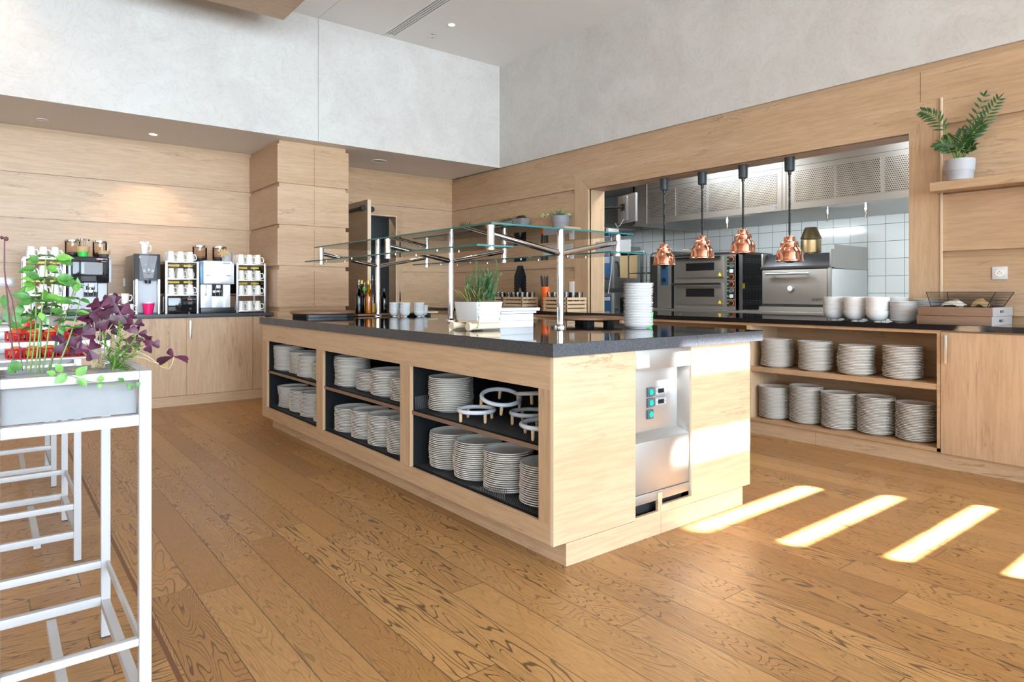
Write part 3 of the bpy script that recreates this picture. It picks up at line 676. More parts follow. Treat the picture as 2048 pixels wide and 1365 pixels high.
def bowl_prof(r, hgt, foot):
    p = [(0, .003), (foot - .004, .003), (foot - .002, 0), (foot, 0), (foot, .006)]
    for i in range(1, 9):
        a = i / 8; p.append((foot + (r - foot) * sin(a * pi / 2), .006 + (hgt - .006) * (1 - cos(a * pi / 2))))
    p += [(r + .0024, hgt - .0005), (r + .001, hgt + .0018), (r - .003, hgt)]
    for i in range(7, 0, -1):
        a = i / 8; p.append((foot + (r - foot) * sin(a * pi / 2) - .003, .009 + (hgt - .006) * (1 - cos(a * pi / 2))))
    return p + [(0, .009)]
ME['bowl'] = lathe_mesh('bowl', bowl_prof(.077, .075, .025), 'porcelain_white', 40); ME['cup'] = lathe_mesh('small_bowl', bowl_prof(.046, .048, .017), 'porcelain_white', 32)
def bowl_stack(me, x, y, z, n, pitch, where, group, name):
    for k in range(n):
        i = n - 1 - k; w = 'topmost' if i == 0 else ('lowest' if k == 0 else ORD[i])
        item(name, me, (x + rnd.uniform(-.002, .002), y + rnd.uniform(-.002, .002), z + k * pitch), rnd.uniform(0, 6), '%s white bowl %s' % (w, where), 'bowl', group)
for x, y, n, w in [(4.965, 2.375, 4, 'of the left front stack on the hatch worktop'), (4.915, 2.200, 4, 'of the middle front stack on the hatch worktop'), (4.875, 2.030, 4, 'of right front stack beside the small plates'),
                   (5.13, 2.35, 4, 'of left rear stack on the hatch worktop'), (5.11, 2.17, 4, 'of middle rear stack on the hatch worktop'), (5.09, 1.99, 4, 'of right rear stack on the hatch worktop')]:
    bowl_stack(ME['bowl'], x, y, .9152, n, .032, w, 'white bowls on the hatch worktop', 'bowl')
for x, y, n, w in [(2.705, 5.04, 4, 'of rear left small stack, island far end'), (2.745, 4.93, 4, 'of front left small stack, island far end'), (2.845, 4.87, 4, 'of front right small stack, island far end'), (2.915, 4.93, 3, 'of rightmost shorter small stack, island far end')]:
    bowl_stack(ME['cup'], x, y, .9152, n, .0235, w, 'small white bowls on the island', 'small_bowl')

# ------------------------------------------------------------------ mugs
def mug_prof(rb, rt, h):       # standing mug, base radius rb, mouth radius rt
    return [(0, .004), (rb - .004, .004), (rb - .003, 0), (rb, .001), (rb + (rt - rb) * .45, h * .33), (rb + (rt - rb) * .8, h * .66), (rt, h - .001), (rt - .0015, h), (rt - .003, h - .001), (rb + (rt - rb) * .45 - .003, h * .33), (rb - .003, .007), (0, .006)]
def mug_handle(b, rt, h, up):
    p = [(rt * .86, 0, h * .30), (rt * 1.30, 0, h * .30), (rt * 1.60, 0, h * .52), (rt * 1.56, 0, h * .75), (rt * 1.30, 0, h * .86), (rt * .95, 0, h * .80)]
    q = []
    for i in range(len(p) - 1):
        for k in range(3): t = k / 3; q.append(Vector(p[i]).lerp(Vector(p[i + 1]), t))
    q.append(Vector(p[-1])); b.tube(q, .0052, 8)
ME['mug'] = lathe_mesh('mug', mug_prof(.027, .0385, .100), 'porcelain', 28, lambda b: mug_handle(b, .0385, .100, 1))
def mug(x, y, z, ang, label, group, inverted=True):
    o = bpy.data.objects.new('mug', ME['mug']); COL.objects.link(o)
    o.location = (x, y, z + (.100 if inverted else 0)); o.rotation_euler = (pi if inverted else 0, 0, ang)
    return tag(o, label, 'mug', group)
def mug_rack(x0, x1, zt, label, tag_, box=False, tiers=(1.432, 1.262, 1.100), rows=2, toprows=3, lit=True):
    y0, y1 = 7.215, 7.60
    t = thing('mug_rack', label, 'rack', ((x0 + x1) / 2, 7.4, CTB + .001))
    zb = CTB + .001
    for x in (x0 + .011, x1 - .011):
        for y in (y0 + .011, y1 - .011): obj('post', M().box(x - .011, x + .011, y - .011, y + .011, zb, zt), 'alu', t, True, bevel=.002)
    for i, z in enumerate(tiers): obj('shelf', M().box(x0 + .012, x1 - .012, y0 + .004, y1 - .004, z - .014, z), 'alu', t, True, bevel=.002)
    for z in tiers[:2]:
        b = M(); b.box(x0 + .03, (x0 + x1) / 2 + .01, y0 + .19, y0 + .20, z - .047, z - .026); b.box((x0 + x1) / 2 + .05, x1 - .02, y0 + .19, y0 + .20, z - .047, z - .026)
        obj('heating_strip', b, 'yellow_lit', t, True)  # illuminated heating strips, their lit look given by yellow colour alone
    for xa in (x0 + .002, x1 - .005): obj('side_glass', M().box(xa, xa + .003, y0 + .02, y1 - .02, zb + .2, zt - .03), 'glass_clear', t, True)
    cols = ['left', 'middle', 'right']; rown = ['front', 'second', 'third', 'fourth']
    mw = (x1 - x0 - .048) / 3
    names = ['top tier', 'second tier', 'third tier', 'bottom tier']
    for i, z in enumerate(tiers):
        for r in range(toprows if i == 0 else rows):
            for c in range(3):
                mug(x0 + .022 + mw * (c + .42), y0 + .05 + r * .098, z + .0005, -.45 + rnd.uniform(-.12, .12) + (-pi / 2 if (tag_ == 'middle' and i == 1 and c in (0, 2) and r == 0) else 0),
                    '%s mug of the %s row, %s, %s rack' % (cols[c], rown[r], names[i], tag_), 'upturned mugs in the racks')
    return t
mug_rack(2.018, 2.325, 1.435, 'four tier mug rack beside the pillar, right end of worktop', 'right', tiers=(1.424, 1.255, 1.096, .930))
tb = mug_rack(1.345, 1.655, 1.435, 'mug rack with black drawer between dispenser and bright machine', 'middle')
obj('drawer', M().box(1.372, 1.630, 7.225, 7.59, CTB + .015, 1.075), 'black_gloss', tb, True, bevel=.004)
b = M(); b.cyl((1.575, 7.22, .955), (1.575, 7.226, .955), .010, 14); obj('drawer_lock', b, 'chrome', tb, True)
obj('brand_plate', M().box(1.545, 1.590, 7.2225, 7.224, 1.045, 1.058), 'red', tb, True); text('brand_text', 'PRIMULATOR', .0125, (1.588, 7.221, 1.0515), FACE_MY, 'white_gloss', tb, .0002)
ta = mug_rack(.216, .53, 1.437, 'mug rack with glass front box behind the planter herbs', 'left')
obj('drawer', M().box(.243, .505, 7.225, 7.59, CTB + .015, 1.075), 'black_gloss', ta, True, bevel=.004)
# loose mugs by the dispenser
for x, y, z, a, inv, lab in [(.925, 7.22, CTB + .001, .2, False, 'lower left white mug of small pile by the first machine'), (1.035, 7.20, CTB + .001, .1, False, 'lower right white mug of small pile by the first machine'),
                        (.900, 7.205, CTB + .102, .2, False, 'upper left white mug piled on two others'), (1.000, 7.24, CTB + .102, .0, False, 'upper right white mug piled on two others'), (1.185, 7.36, 1.500, .1, False, 'white mug of paper sachets on top of the hot water dispenser')]:
    mug(x, y, z, a, lab, 'loose white mugs', inv)
b = M()
for i in range(9): a = i * .7; b.xf(Matrix.Translation((1.185 + .02 * cos(a), 7.36 + .02 * sin(a), 1.59)) @ Matrix.Rotation(a, 4, 'Z') @ Matrix.Rotation(.3, 4, 'Y'), len(b.v)) if False else b.hexa([(1.185 + .022 * cos(a) + dx, 7.36 + .022 * sin(a) + dy, 1.51) for dx, dy in ((-.006, -.001), (.006, -.001), (.006, .001), (-.006, .001))], [(1.185 + .036 * cos(a) + dx, 7.36 + .036 * sin(a) + dy, 1.622) for dx, dy in ((-.006, -.001), (.006, -.001), (.006, .001), (-.006, .001))])
tag(obj('paper_sachets', b, 'white_gloss', world=True, loc=(1.185, 7.36, 1.51)), 'white paper sachets standing in the mug on the dispenser', 'sachets')

# ------------------------------------------------------------------ coffee machines
def hopper(name, label, x, y, z, r, h):
    t = thing(name, label, 'bean hopper', (x, y, z))
    obj('body', M().lathe([(0, .002), (r * .8, .002), (r, .03), (r, h - .012), (r - .003, h - .012), (r - .003, .032), (r * .78, .006), (0, .006)], 32), 'glass_brown', t)
    obj('collar', M().lathe([(0, -.001), (r * .85, -.001), (r * .92, .012), (r + .002, .026), (r + .002, .032), (0, .032)], 32), 'black_plastic', t)
    obj('lid', M().lathe([(r + .003, h - .014), (r + .003, h), (r * .9, h + .003), (0, h + .003)], 32), 'chrome', t)
    obj('coffee_beans', M().lathe([(0, .034), (r - .006, .034), (r - .006, h * .30), (0, h * .34)], 24), 'wood_dark', t)
def machine(x0, x1, zt, body, face, label, screen=True):
    y0, y1 = 7.21, 7.72; zb = CTB + .001
    t = thing('coffee_machine', label, 'coffee machine', ((x0 + x1) / 2, 7.45, zb)); w = x1 - x0
    obj('drip_tray', M().box(x0, x1 - .01, y0 - .02, y1, zb, zb + .055), 'black_plastic', t, True, bevel=.006)
    obj('column', M().box(x0 + .008, x1 - .018, y0 + .12, y1, zb + .055, zt - .24), 'dark_grey', t, True, bevel=.004)
    b = M(); b.box(x0 + .012, x0 + w * .36, y0 + .04, y0 + .14, zb + .055, zt - .245); b.box(x0 + w * .69, x1 - .035, y0 + .04, y0 + .14, zb + .055, zt - .245); b.box(x0 + w * .36, x0 + w * .69, y0 + .06, y0 + .14, zb + .055, zb + .17)
    obj('front_cover', b, face, t, True, bevel=.003)
    obj('head', M().box(x0 + .028, x1 - .022, y0, y1, zt - .24, zt), body, t, True, bevel=.012, seg=3)
    obj('side_cheek', M().box(x1 - .022, x1 + .0, y0 + .03, y1, zt - .238, zt - .02), 'light_grey' if screen else face, t, True, bevel=.004)
    obj('side_cheek', M().box(x0 + .006, x0 + .028, y0 + .03, y1, zt - .238, zt - .02), 'light_grey' if screen else 'blue_tank', t, True, bevel=.004)
    b = M(); b.box(x0 + w * .37, x0 + w * .68, y0 + .06, y0 + .12, zt - .33, zt - .24); b.cyl((x0 + w * .46, y0 + .045, zt - .36), (x0 + w * .46, y0 + .045, zt - .27), .012, 12); b.cyl((x0 + w * .58, y0 + .045, zt - .36), (x0 + w * .58, y0 + .045, zt - .27), .012, 12)
    obj('spout_block', b, 'black_gloss', t, True); obj('spout', M().box(x0 + w * .40, x0 + w * .64, y0 + .035, y0 + .065, zt - .335, zt - .305), 'chrome', t, True, bevel=.004)
    obj('spout_lamp', M().box(x0 + w * .47, x0 + w * .60, y0 + .025, y0 + .04, zt - .285, zt - .25), 'white_gloss', t, True, bevel=.003)
    obj('steam_wand', M().tube([(x0 + .055, y0 - .0, zt - .24), (x0 + .055, y0 - .005, zt - .28), (x0 + .05, y0 + .0, zt - .36)], .0055, 10), 'chrome', t, True)
    if screen:
        obj('front_glass', M().box(x0 + .035, x1 - .03, y0 - .006, y0 + .002, zt - .232, zt - .006), 'black_gloss', t, True, bevel=.003)
        obj('touch_screen', M().box(x0 + w * .36, x1 - .075, y0 - .008, y0 - .005, zt - .165, zt - .055), 'mid_grey', t, True)
        obj('brand_plate', M().box(x1 - .125, x1 - .075, y0 - .0085, y0 - .006, zt - .028, zt - .012), 'red', t, True); text('brand_text', 'PRIMULATOR', .0135, (x1 - .078, y0 - .0095, zt - .020), FACE_MY, 'white_gloss', t, .0002)
        text('model_text', 'SUPREMA', .010, (x1 - .065, y0 - .008, zt - .043), FACE_MY, 'white_gloss', t, .0002)
    else:
        b = M(); b.box(x0 + .045, x1 - .035, y0 - .010, y0, zt - .232, zt - .155); obj('flap', b, face, t, True, bevel=.008)
        b = M(); b.box(x0 + .05, x0 + .09, y0 - .011, y0 - .004, zt - .158, zt - .148); b.box(x1 - .085, x1 - .045, y0 - .011, y0 - .004, zt - .158, zt - .148); obj('hinge', b, 'mid_grey', t, True)
        obj('brand_plate', M().box(x1 - .12, x1 - .05, y0 - .003, y0 + .001, zt - .030, zt - .020), 'mid_grey', t, True)
    return t
mat('blue_tank', (.12, .30, .45), .2); mat('machine_silver', (.80, .82, .85), .25, .3)
machine(.545, .890, 1.452, 'black_plastic', 'light_grey', 'black coffee machine with touch screen and green cup on top')
machine(1.665, 2.000, 1.447, 'machine_silver', 'machine_silver', 'bright silver coffee machine between two mug racks', False)
for x, y, r, lab in [(.605, 7.52, .062, 'left clear bean hopper on the black coffee machine'), (.825, 7.50, .060, 'right clear bean hopper on the black coffee machine'), (1.725, 7.50, .070, 'left clear bean hopper on the silver coffee machine'), (1.925, 7.52, .068, 'right clear bean hopper on the silver coffee machine')]:
    hopper('bean_hopper', lab, x, y, 1.453 if x < 1 else 1.448, r, .165)
def pot_prof(r0, r1, h, w=.002): return [(0, 0), (r0, 0), (r1, h), (r1 - w, h), (r0 - w, w), (0, w)]
t = thing('utensil_cup', 'green cup of teaspoons in a napkin on the black machine', 'cup', (.668, 7.30, 1.453))
obj('cup', M().lathe(pot_prof(.038, .050, .085), 28), 'green_plastic', t)
b = M().lathe([(.048, .045), (.056, .095), (.0545, .095), (.0465, .045)], 24); obj('napkin', b, 'kraft', t)
b = M()
for i in range(11):
    a = i * 2.4; d = Vector((cos(a) * .03, sin(a) * .03, .15)); p = Vector((cos(a) * .018, sin(a) * .018, .01)); b.tube([p, p + d], .002, 6); b.lathe([(0, .012), (.007, .004), (.006, -.006), (0, -.012)], 8, tuple(p + d))
obj('teaspoon', b, 'chrome', t)
t = thing('utensil_cup', 'dark cup of wooden stirrers in kraft paper on the black machine', 'cup', (.835, 7.29, 1.453))
obj('cup', M().lathe(pot_prof(.036, .048, .055), 28), 'dark_grey', t); obj('napkin', M().lathe([(.047, .03), (.055, .062), (.0535, .062), (.0455, .03)], 20), 'kraft', t)
b = M()
for i in range(6): a = i * 2.1; b.tube([(cos(a) * .02, sin(a) * .02, .01), (cos(a) * .035, sin(a) * .035, .12)], .0022, 5)
obj('stirrer', b, 'paper', t)
t = thing('utensil_cup', 'pale cup with knotted kraft paper bow on the silver machine', 'cup', (1.945, 7.31, 1.448))
obj('cup', M().lathe(pot_prof(.045, .052, .10), 28), 'pot_light', t)
b = M()
for i in range(9): a = i * .7; b.leaf((-.04 + .01 * cos(a), -.045, .085), (cos(a), -.3, sin(a)), (0, -1, .2), .055, .022)
obj('paper_bow', b, 'kraft', t)
# hot water dispenser
t = thing('water_dispenser', 'grey tall hot water dispenser with black curved fascia and pink cup', 'water dispenser', (1.19, 7.4, CTB + .001)); zb = CTB + .001
obj('body', M().box(1.082, 1.305, 7.30, 7.78, zb, 1.488), 'steel', t, True, bevel=.004)
b = M().box(1.090, 1.298, 7.285, 7.30, zb + .02, zb + .33); obj('splash_panel', b, 'light_grey', t, True)
b = M(); b.box(1.086, 1.110, 7.22, 7.32, zb, zb + .34); b.box(1.280, 1.302, 7.22, 7.32, zb, zb + .34); obj('side_post', b, 'alu', t, True, bevel=.003)
b = M(); fr = [(1.083, 7.245), (1.12, 7.215), (1.195, 7.205), (1.27, 7.215), (1.305, 7.245)]
vs = [(x, y, z) for z in (zb + .33, 1.496) for x, y in fr + [(1.305, 7.30), (1.083, 7.30)]]
b.add(vs, [tuple(range(7))[::-1], tuple(range(7, 14))] + [(i, (i + 1) % 7, 7 + (i + 1) % 7, 7 + i) for i in range(7)]); obj('fascia', b, 'dark_grey', t, True)
b = M(); b.add([(1.118, 7.2105, 1.478), (1.272, 7.2105, 1.478), (1.235, 7.2005, zb + .35), (1.155, 7.2005, zb + .35), (1.195, 7.2035, 1.478)], [(3, 2, 1, 4), (3, 4, 0)][::1]); obj('fascia_inlay', b, 'mid_grey', t, True)
b = M()
for i, dx in enumerate((-.036, 0, .036)): b.cyl((1.195 + dx, 7.196, 1.33 + (.010 if i == 1 else 0)), (1.195 + dx, 7.204, 1.33 + (.010 if i == 1 else 0)), .013, 16)
obj('button', b, 'black_gloss', t, True); obj('red_button', M().box(1.184, 1.206, 7.195, 7.203, 1.300, 1.309), 'red', t, True, bevel=.002)
obj('brand_plate', M().box(1.115, 1.145, 7.209, 7.213, 1.457, 1.466), 'light_grey', t, True); text('fascia_text', 'hot water', .018, (1.195, 7.199, 1.392), FACE_MY, 'light_grey', t, .0002)
b = M(); b.cyl((1.195, 7.235, zb + .30), (1.195, 7.235, zb + .345), .026, 20); obj('nozzle', b, 'black_plastic', t, True)
obj('drip_grid', M().box(1.12, 1.27, 7.215, 7.28, zb + .006, zb + .014), 'dark_grey', t, True)
t = thing('cup', 'pink cup holding a pale tub under the hot water nozzle', 'cup', (1.188, 7.165, CTB + .001)); obj('cup', M().lathe(pot_prof(.038, .054, .105) , 32), 'pink', t); obj('inner_tub', M().lathe([(0, .09), (.049, .09), (.050, .118), (.047, .118), (.045, .095), (0, .095)], 24), 'white_gloss', t)
mat('wood_grey', (.36, .34, .33), .6)  # paler greyish wood for the handle ends of the trays
mat('white_ring', (.60, .63, .68), .25)

mat('black_cap', (.035, .045, .05), .45)
mat('yellow_oil_core', (.62, .34, .02), .15)
mat('green_oil_core', (.30, .28, .03), .15)
# ------------------------------------------------------------------ things on the island
IT = .9152
t = thing('serving_board', 'round wooden serving board on black tray, far left end of island', 'board', (2.20, 5.36, IT))
obj('board', M().lathe([(0, .028), (.262, .028), (.268, .034), (.268, .046), (.262, .05), (0, .05)], 48), 'wood_board', t, bevel=0)
b = M(); b.box(-.20, .20, -.17, .17, 0, .027); obj('tray', b, 'black_matte', t, bevel=.004)
obj('slate_edge', M().box(-.21, .12, -.215, -.172, .0, .022), 'granite_edge', t, bevel=.002)
t = thing('serving_board', 'long brown wooden board carrying the oil bottles', 'board', (2.60, 5.315, IT))
obj('board', M().box(-.16, .17, -.13, .13, .004, .020), 'wood_board', t, bevel=.006)
t = thing('serving_board', 'small wooden board on dark feet behind the small bowls', 'board', (3.0, 5.14, IT))
obj('board', M().box(-.13, .13, -.12, .12, .022, .036), 'wood_pale', t, bevel=.003); b = M(); b.box(-.07, .07, -.09, .09, 0, .021); obj('foot', b, 'black_matte', t)
t = thing('serving_board', 'round raised wooden board behind the tall plate stack', 'board', (3.055, 3.035, IT))
obj('board', M().lathe([(0, .030), (.205, .030), (.212, .034), (.212, .044), (.206, .048), (0, .048)], 48), 'wood_board', t)
for dx, dy in ((-.10, -.08), (.08, -.08), (0, .10)): obj('foot', M().box(dx - .03, dx + .03, dy - .02, dy + .02, 0, .030), 'black_matte', t, bevel=.002)
def bottle(x, y, h, r, oil, fill, cap, label, pour=False):
    t = thing('oil_bottle', label, 'bottle', (x, y, IT + .0205))
    hs = h * .62
    obj('glass_body', M().lathe([(0, 0), (r * .96, 0), (r, .004), (r, hs), (r * .9, hs + .012), (.013, h * .76), (.012, h * .96), (.014, h * .965), (.014, h), (0, h)], 28), oil, t)
    if fill: obj('oil', M().lathe([(0, .004), (r - .003, .005), (r - .003, hs * fill), (0, hs * fill)], 24), {'oil_yellow': 'yellow_oil_core', 'oil_dark': 'black_gloss', 'oil_green': 'green_oil_core', 'glass_clear': 'yellow_oil_core'}[oil], t)
    obj('cap', M().lathe([(0, h - .028), (.0155, h - .028), (.0155, h + .004), (0, h + .004)], 20), cap, t)
    if pour: obj('pourer', M().tube([(0, 0, h), (0, 0, h + .02), (.004, 0, h + .05)], [.006, .005, .003], 8), 'chrome', t)

mat('gold_cap', (.55, .38, .10), .35, .6)
def bx(u, Y): return at(u, 630, Y).x
for u, Y, h, r, o, fl, c, lab, po in [(717.5, 5.25, .248, .027, 'oil_dark', .8, 'black_plastic', 'leftmost dark oil bottle with steel pourer', True), (729, 5.32, .228, .031, 'oil_dark', .9, 'green_plastic', 'dark oil bottle with green collar, second from left', True),
                                      (724, 5.37, .288, .028, 'oil_green', .8, 'gold_cap', 'tall green oil bottle with gold cap, behind the dark pair', False), (737, 5.23, .284, .033, 'oil_yellow', .85, 'gold_cap', 'golden oil bottle with gold cap in the middle of the bottles', False),
                                      (745, 5.32, .288, .028, 'glass_clear', .5, 'black_plastic', 'clear oil bottle with tall steel pourer', True), (752, 5.38, .22, .030, 'oil_dark', .8, 'black_plastic', 'squat dark bottle just left of the far chrome post', True), (768, 5.36, .22, .028, 'oil_dark', .8, 'black_plastic', 'dark bottle right of the far chrome post', False)]:
    bottle(bx(u, Y), Y, h, r, o, fl, c, lab, po)
# rosemary planter
x0, x1, y0, y1 = 2.015, 2.190, 2.85, 3.065
t = thing('herb_pot', 'white angular planter of rosemary and thyme under the glass shelf', 'potted plant', (2.10, 2.95, .968))
b = M(); zb, zt = .968, 1.070
b.hexa([(x0 + .01, y0 + .01, zb), (x1 - .018, y0 + .01, zb), (x1 - .018, y1 - .01, zb), (x0 + .01, y1 - .01, zb)], [(x0, y0, zt), (x1, y0, zt), (x1, y1, zt), (x0, y1, zt)])
obj('pot', b, 'white_gloss', t, True, bevel=.003); obj('soil', M().box(x0 + .008, x1 - .008, y0 + .008, y1 - .008, zt - .001, zt + .003), 'soil', t, True)
def sprig(b, p, d, L, nl, nw, step=.006, mi=1, curl=0.):
    """a rosemary stem with needle leaves all round"""
    p = Vector(p); d = Vector(d).normalized(); pts = [p.copy()]; n = max(int(L / step), 3)
    for i in range(n):
        d = (d + Vector((rnd.uniform(-.08, .08), rnd.uniform(-.08, .08), curl))).normalized(); p = p + d * step; pts.append(p.copy())
        k = 1 - .45 * i / n
        for q in range(4):
            a = i * 2.4 + q * 2.1; s = d.orthogonal().normalized(); s = Matrix.Rotation(a, 3, d) @ s
            b.leaf(p, s * 1.1 + d * .6, d, nl * k * rnd.uniform(.8, 1.2), nw, mi, .1)
    b.tube(pts[::2] + [pts[-1]], .0014, 5, 0)
b = M()
for i in range(38):
    x = rnd.uniform(x0 + .05, x1 - .012); y = rnd.uniform(y0 + .03, y1 - .02); a = rnd.uniform(0, 6.28); tl_ = rnd.uniform(.05, .35)
    sprig(b, (x, y, zt), (cos(a) * tl_, sin(a) * tl_, 1), rnd.choice([.08, .10, .13, .15, .17, .19]), .026, .0055)
sprig(b, (x1 - .02, y0 + .05, zt), (.12, -.05, 1), .235, .022, .0035); sprig(b, (x0 + .06, y0 + .08, zt), (-.05, 0, 1), .225, .024, .0035)
obj('rosemary', b, ['stem', 'leaf_needle'], t, True)
b = M()
for i in range(26):
    x = rnd.uniform(x0 + .0, x0 + .08); y = rnd.uniform(y0 + .02, y1 - .01); a = rnd.uniform(0, 6.28)
    sprig(b, (x, y, zt), (cos(a) * .6 - .25, sin(a) * .6, 1), rnd.uniform(.05, .10), .010, .004, .007)
obj('thyme', b, ['stem_dry', 'leaf_thyme'], t, True)
b = M(); p = [Vector((x0 + .03, y0 + .02, zt + .01)), Vector((x0 + .01, y0 - .01, zt)), Vector((x0 - .002, y0 - .012, 1.0)), Vector((x0 + .004, y0 - .012, .965)), Vector((x0 - .01, y0 - .015, .930))]
b.tube(p, .001, 5)
for i in range(26):
    q = i / 26 * 3.999; k = int(q); c = p[k].lerp(p[k + 1], q - k); b.leaf(c, (rnd.uniform(-1, 1), -.4, rnd.uniform(-.6, .6)), (0, -1, .3), .009, .006, 1)
obj('trailing_thyme', b, ['stem', 'leaf'], t, True)
t = thing('wooden_stand', 'pale wooden dowel stand under the white rosemary planter', 'stand', (2.09, 2.95, IT))
b = M()
for y in (2.875, 3.03): b.cyl((1.985, y, .9385), (2.185, y, .9385), .018, 16); b.cyl((1.975, y, .9385), (1.992, y, .9385), .023, 16)
obj('dowel', b, 'wood_pale', t, True); obj('cross_board', M().box(2.03, 2.18, 2.86, 3.05, .957, .9675), 'wood_pale', t, True)
t = thing('storage_box', 'pair of white boxes with lid tray beside rosemary planter', 'box', (2.41, 3.14, IT))
obj('box', M().box(2.285, 2.535, 3.0, 3.30, IT, .955), 'white_gloss', t, True, bevel=.002); obj('box', M().box(2.285, 2.535, 3.0, 3.30, .956, .995), 'white_gloss', t, True, bevel=.002)
b = M(); b.box(2.29, 2.555, 2.995, 3.31, .997, 1.010); b.box(2.28, 2.575, 2.985, 3.32, 1.012, 1.030); obj('lid', b, 'white_gloss', t, True, bevel=.003)
t = thing('utensil_cup', 'bright green cup behind tall white plate stack on the island', 'cup', (3.105, 2.605, IT))
obj('cup', M().lathe(pot_prof(.026, .034, .09), 24), 'green_plastic', t); obj('napkin', M().leaf((0, 0, .085), (.6, -.3, .4), (0, 0, 1), .06, .05).leaf((0, 0, .085), (-.5, .3, .5), (0, 0, 1), .05, .05), 'kraft', t)
# steel lid leaning tray seen at far right end of the island glass (small tongs)
# nets on the shelves
def net(x0, x1, y0, y1, z, nx, ny, amp, label, group='black mesh liners on the island shelves'):
    b = M(); vs = []
    for i in range(nx + 1):
        for j in range(ny + 1):
            edge = 1 if j in (0, ny) or i == 0 else 0
            vs.append((x0 + (x1 - x0) * i / nx, y0 + (y1 - y0) * j / ny, z + .001 + (abs(sin(j * 1.7 + i) * amp) * (.4 + edge) if i < 2 else 0)))
    fs = [(i * (ny + 1) + j, (i + 1) * (ny + 1) + j, (i + 1) * (ny + 1) + j + 1, i * (ny + 1) + j + 1) for i in range(nx) for j in range(ny)]
    b.add(vs, fs, 0, True); o = obj('mesh_liner', b, 'net', world=True, loc=((x0 + x1) / 2, (y0 + y1) / 2, z)); tag(o, label, 'liner', group)
for (y0, y1), bn in zip(OP, ('near', 'middle', 'far')):
    net(1.80, 2.27, y0 + .01, y1 - .01, .1815, 8, 30, .0015, 'black mesh liner on the lower shelf of the %s island bay' % bn); net(1.80, 2.27, y0 + .01, y1 - .01, .4825, 8, 30, .0015, 'black mesh liner on the upper shelf of the %s island bay' % bn)
def net_flap(pts, label):
    b = M().add(pts, [(0, 1, 2)] if len(pts) == 3 else [(0, 1, 2, 3)]); c = pts[0]; tag(obj('mesh_liner', b, 'net', world=True, loc=c), label, 'liner')
net_flap([(1.80, 2.33, .19), (1.80, 2.62, .187), (1.80, 2.31, .245)], 'turned up corner of black mesh before the nearest lower plates')
net_flap([(1.80, 3.115, .487), (1.90, 3.12, .487), (1.88, 3.122, .56), (1.79, 3.116, .555)], 'turned up black mesh edge at left of the near upper shelf')
# plate warmer rings with wooden legs
def ring_stand(x, y, z, R, rx, ry, lab, nl=4):
    t = thing('ring_trivet', lab, 'trivet', (x, y, z)); t.rotation_euler = (rx, ry, rnd.uniform(0, 1.5))
    obj('ring', M().tube([(R * cos(2 * pi * i / 40), R * sin(2 * pi * i / 40), .052) for i in range(40)], .0105, 12, closed=True), 'white_ring', t)
    for i in range(nl):
        a = 2 * pi * i / nl + .4; p = (R * cos(a), R * sin(a)); obj('leg', M().tube([(p[0], p[1], .046), (p[0] * 1.0, p[1] * 1.0, .006), (p[0], p[1], 0)], [.0085, .0075, .006], 12), 'wood_crate', t)

for a in [(1.89, 2.675, .4845, .088, 0, 0, 'white ring trivet with wooden legs, leftmost on upper shelf'), (1.97, 2.585, .556, .095, .16, -.22, 'tilted white ring trivet lying over the leftmost one'), (2.05, 2.455, .4845, .090, .0, 0, 'white ring trivet at the back, partly under a tilted one'),
          (2.09, 2.44, .575, .100, -.12, .10, 'topmost tilted white ring trivet at the back of the upper shelf'), (2.16, 2.25, .4845, .085, 0, 0, 'white ring trivet behind the nearest one'), (1.925, 2.190, .4845, .110, 0, 0, 'nearest white ring trivet beside the cabinet corner post')]:
    ring_stand(*a)

# ------------------------------------------------------------------ things on the hatch worktop
for k, z in enumerate((.9155, .9725)):
    t = thing('wooden_tray', ('lower' if k == 0 else 'upper') + ' dark wooden tray with cut handle, of the pair by the wall', 'tray', (4.96, 1.52, z), 0, None)
    X0, X1, Y0, Y1 = 4.748, 5.165, 1.325 - k * .004, 1.735 - k * .008; h = .055
    b = M(); b.box(X0, X0 + .014, Y0, Y1, z, z + h); b.box(X1 - .014, X1, Y0, Y1, z, z + h); b.box(X0 + .014, X1 - .014, Y1 - .014, Y1, z, z + h); b.box(X0 + .014, X1 - .014, Y0 + .014, Y1 - .014, z, z + .01); obj('frame', b, 'wood_tray', t, True, bevel=.0015)
    xm = 4.93; b = M(); b.box(X0 + .014, xm - .03, Y0, Y0 + .014, z, z + h); b.box(xm + .045, X1 - .014, Y0, Y0 + .014, z, z + h); b.box(xm - .03, xm + .045, Y0, Y0 + .014, z, z + .020); b.box(xm - .03, xm + .045, Y0, Y0 + .014, z + .036, z + h); obj('handle_end', b, 'wood_grey', t, True)
t = thing('wire_basket', 'black wire basket with napkins on top of the wooden trays', 'basket', (4.95, 1.5, 1.029))
bl = [(4.80, 1.36), (5.12, 1.36), (5.12, 1.67), (4.80, 1.67)]; tp = [(4.782, 1.312), (5.145, 1.312), (5.145, 1.690), (4.782, 1.690)]
b = M(); z0, z1 = 1.031, 1.122
for k in range(13):
    s = k / 12; ring = [(bl[i][0] + (tp[i][0] - bl[i][0]) * s, bl[i][1] + (tp[i][1] - bl[i][1]) * s, z0 + (z1 - z0) * s) for i in range(4)]
    for i in range(4): b.cyl(ring[i], ring[(i + 1) % 4], .0026 if k in (0, 12) else .0014, 5)
for i in range(4): b.cyl((*bl[i], z0), (*tp[i], z1), .0024, 6)
for k in range(1, 12): x = 4.80 + .32 * k / 12; b.cyl((x, 1.36, z0), (x, 1.67, z0), .0012, 5)
obj('wire_frame', b, 'black_matte', t, True)
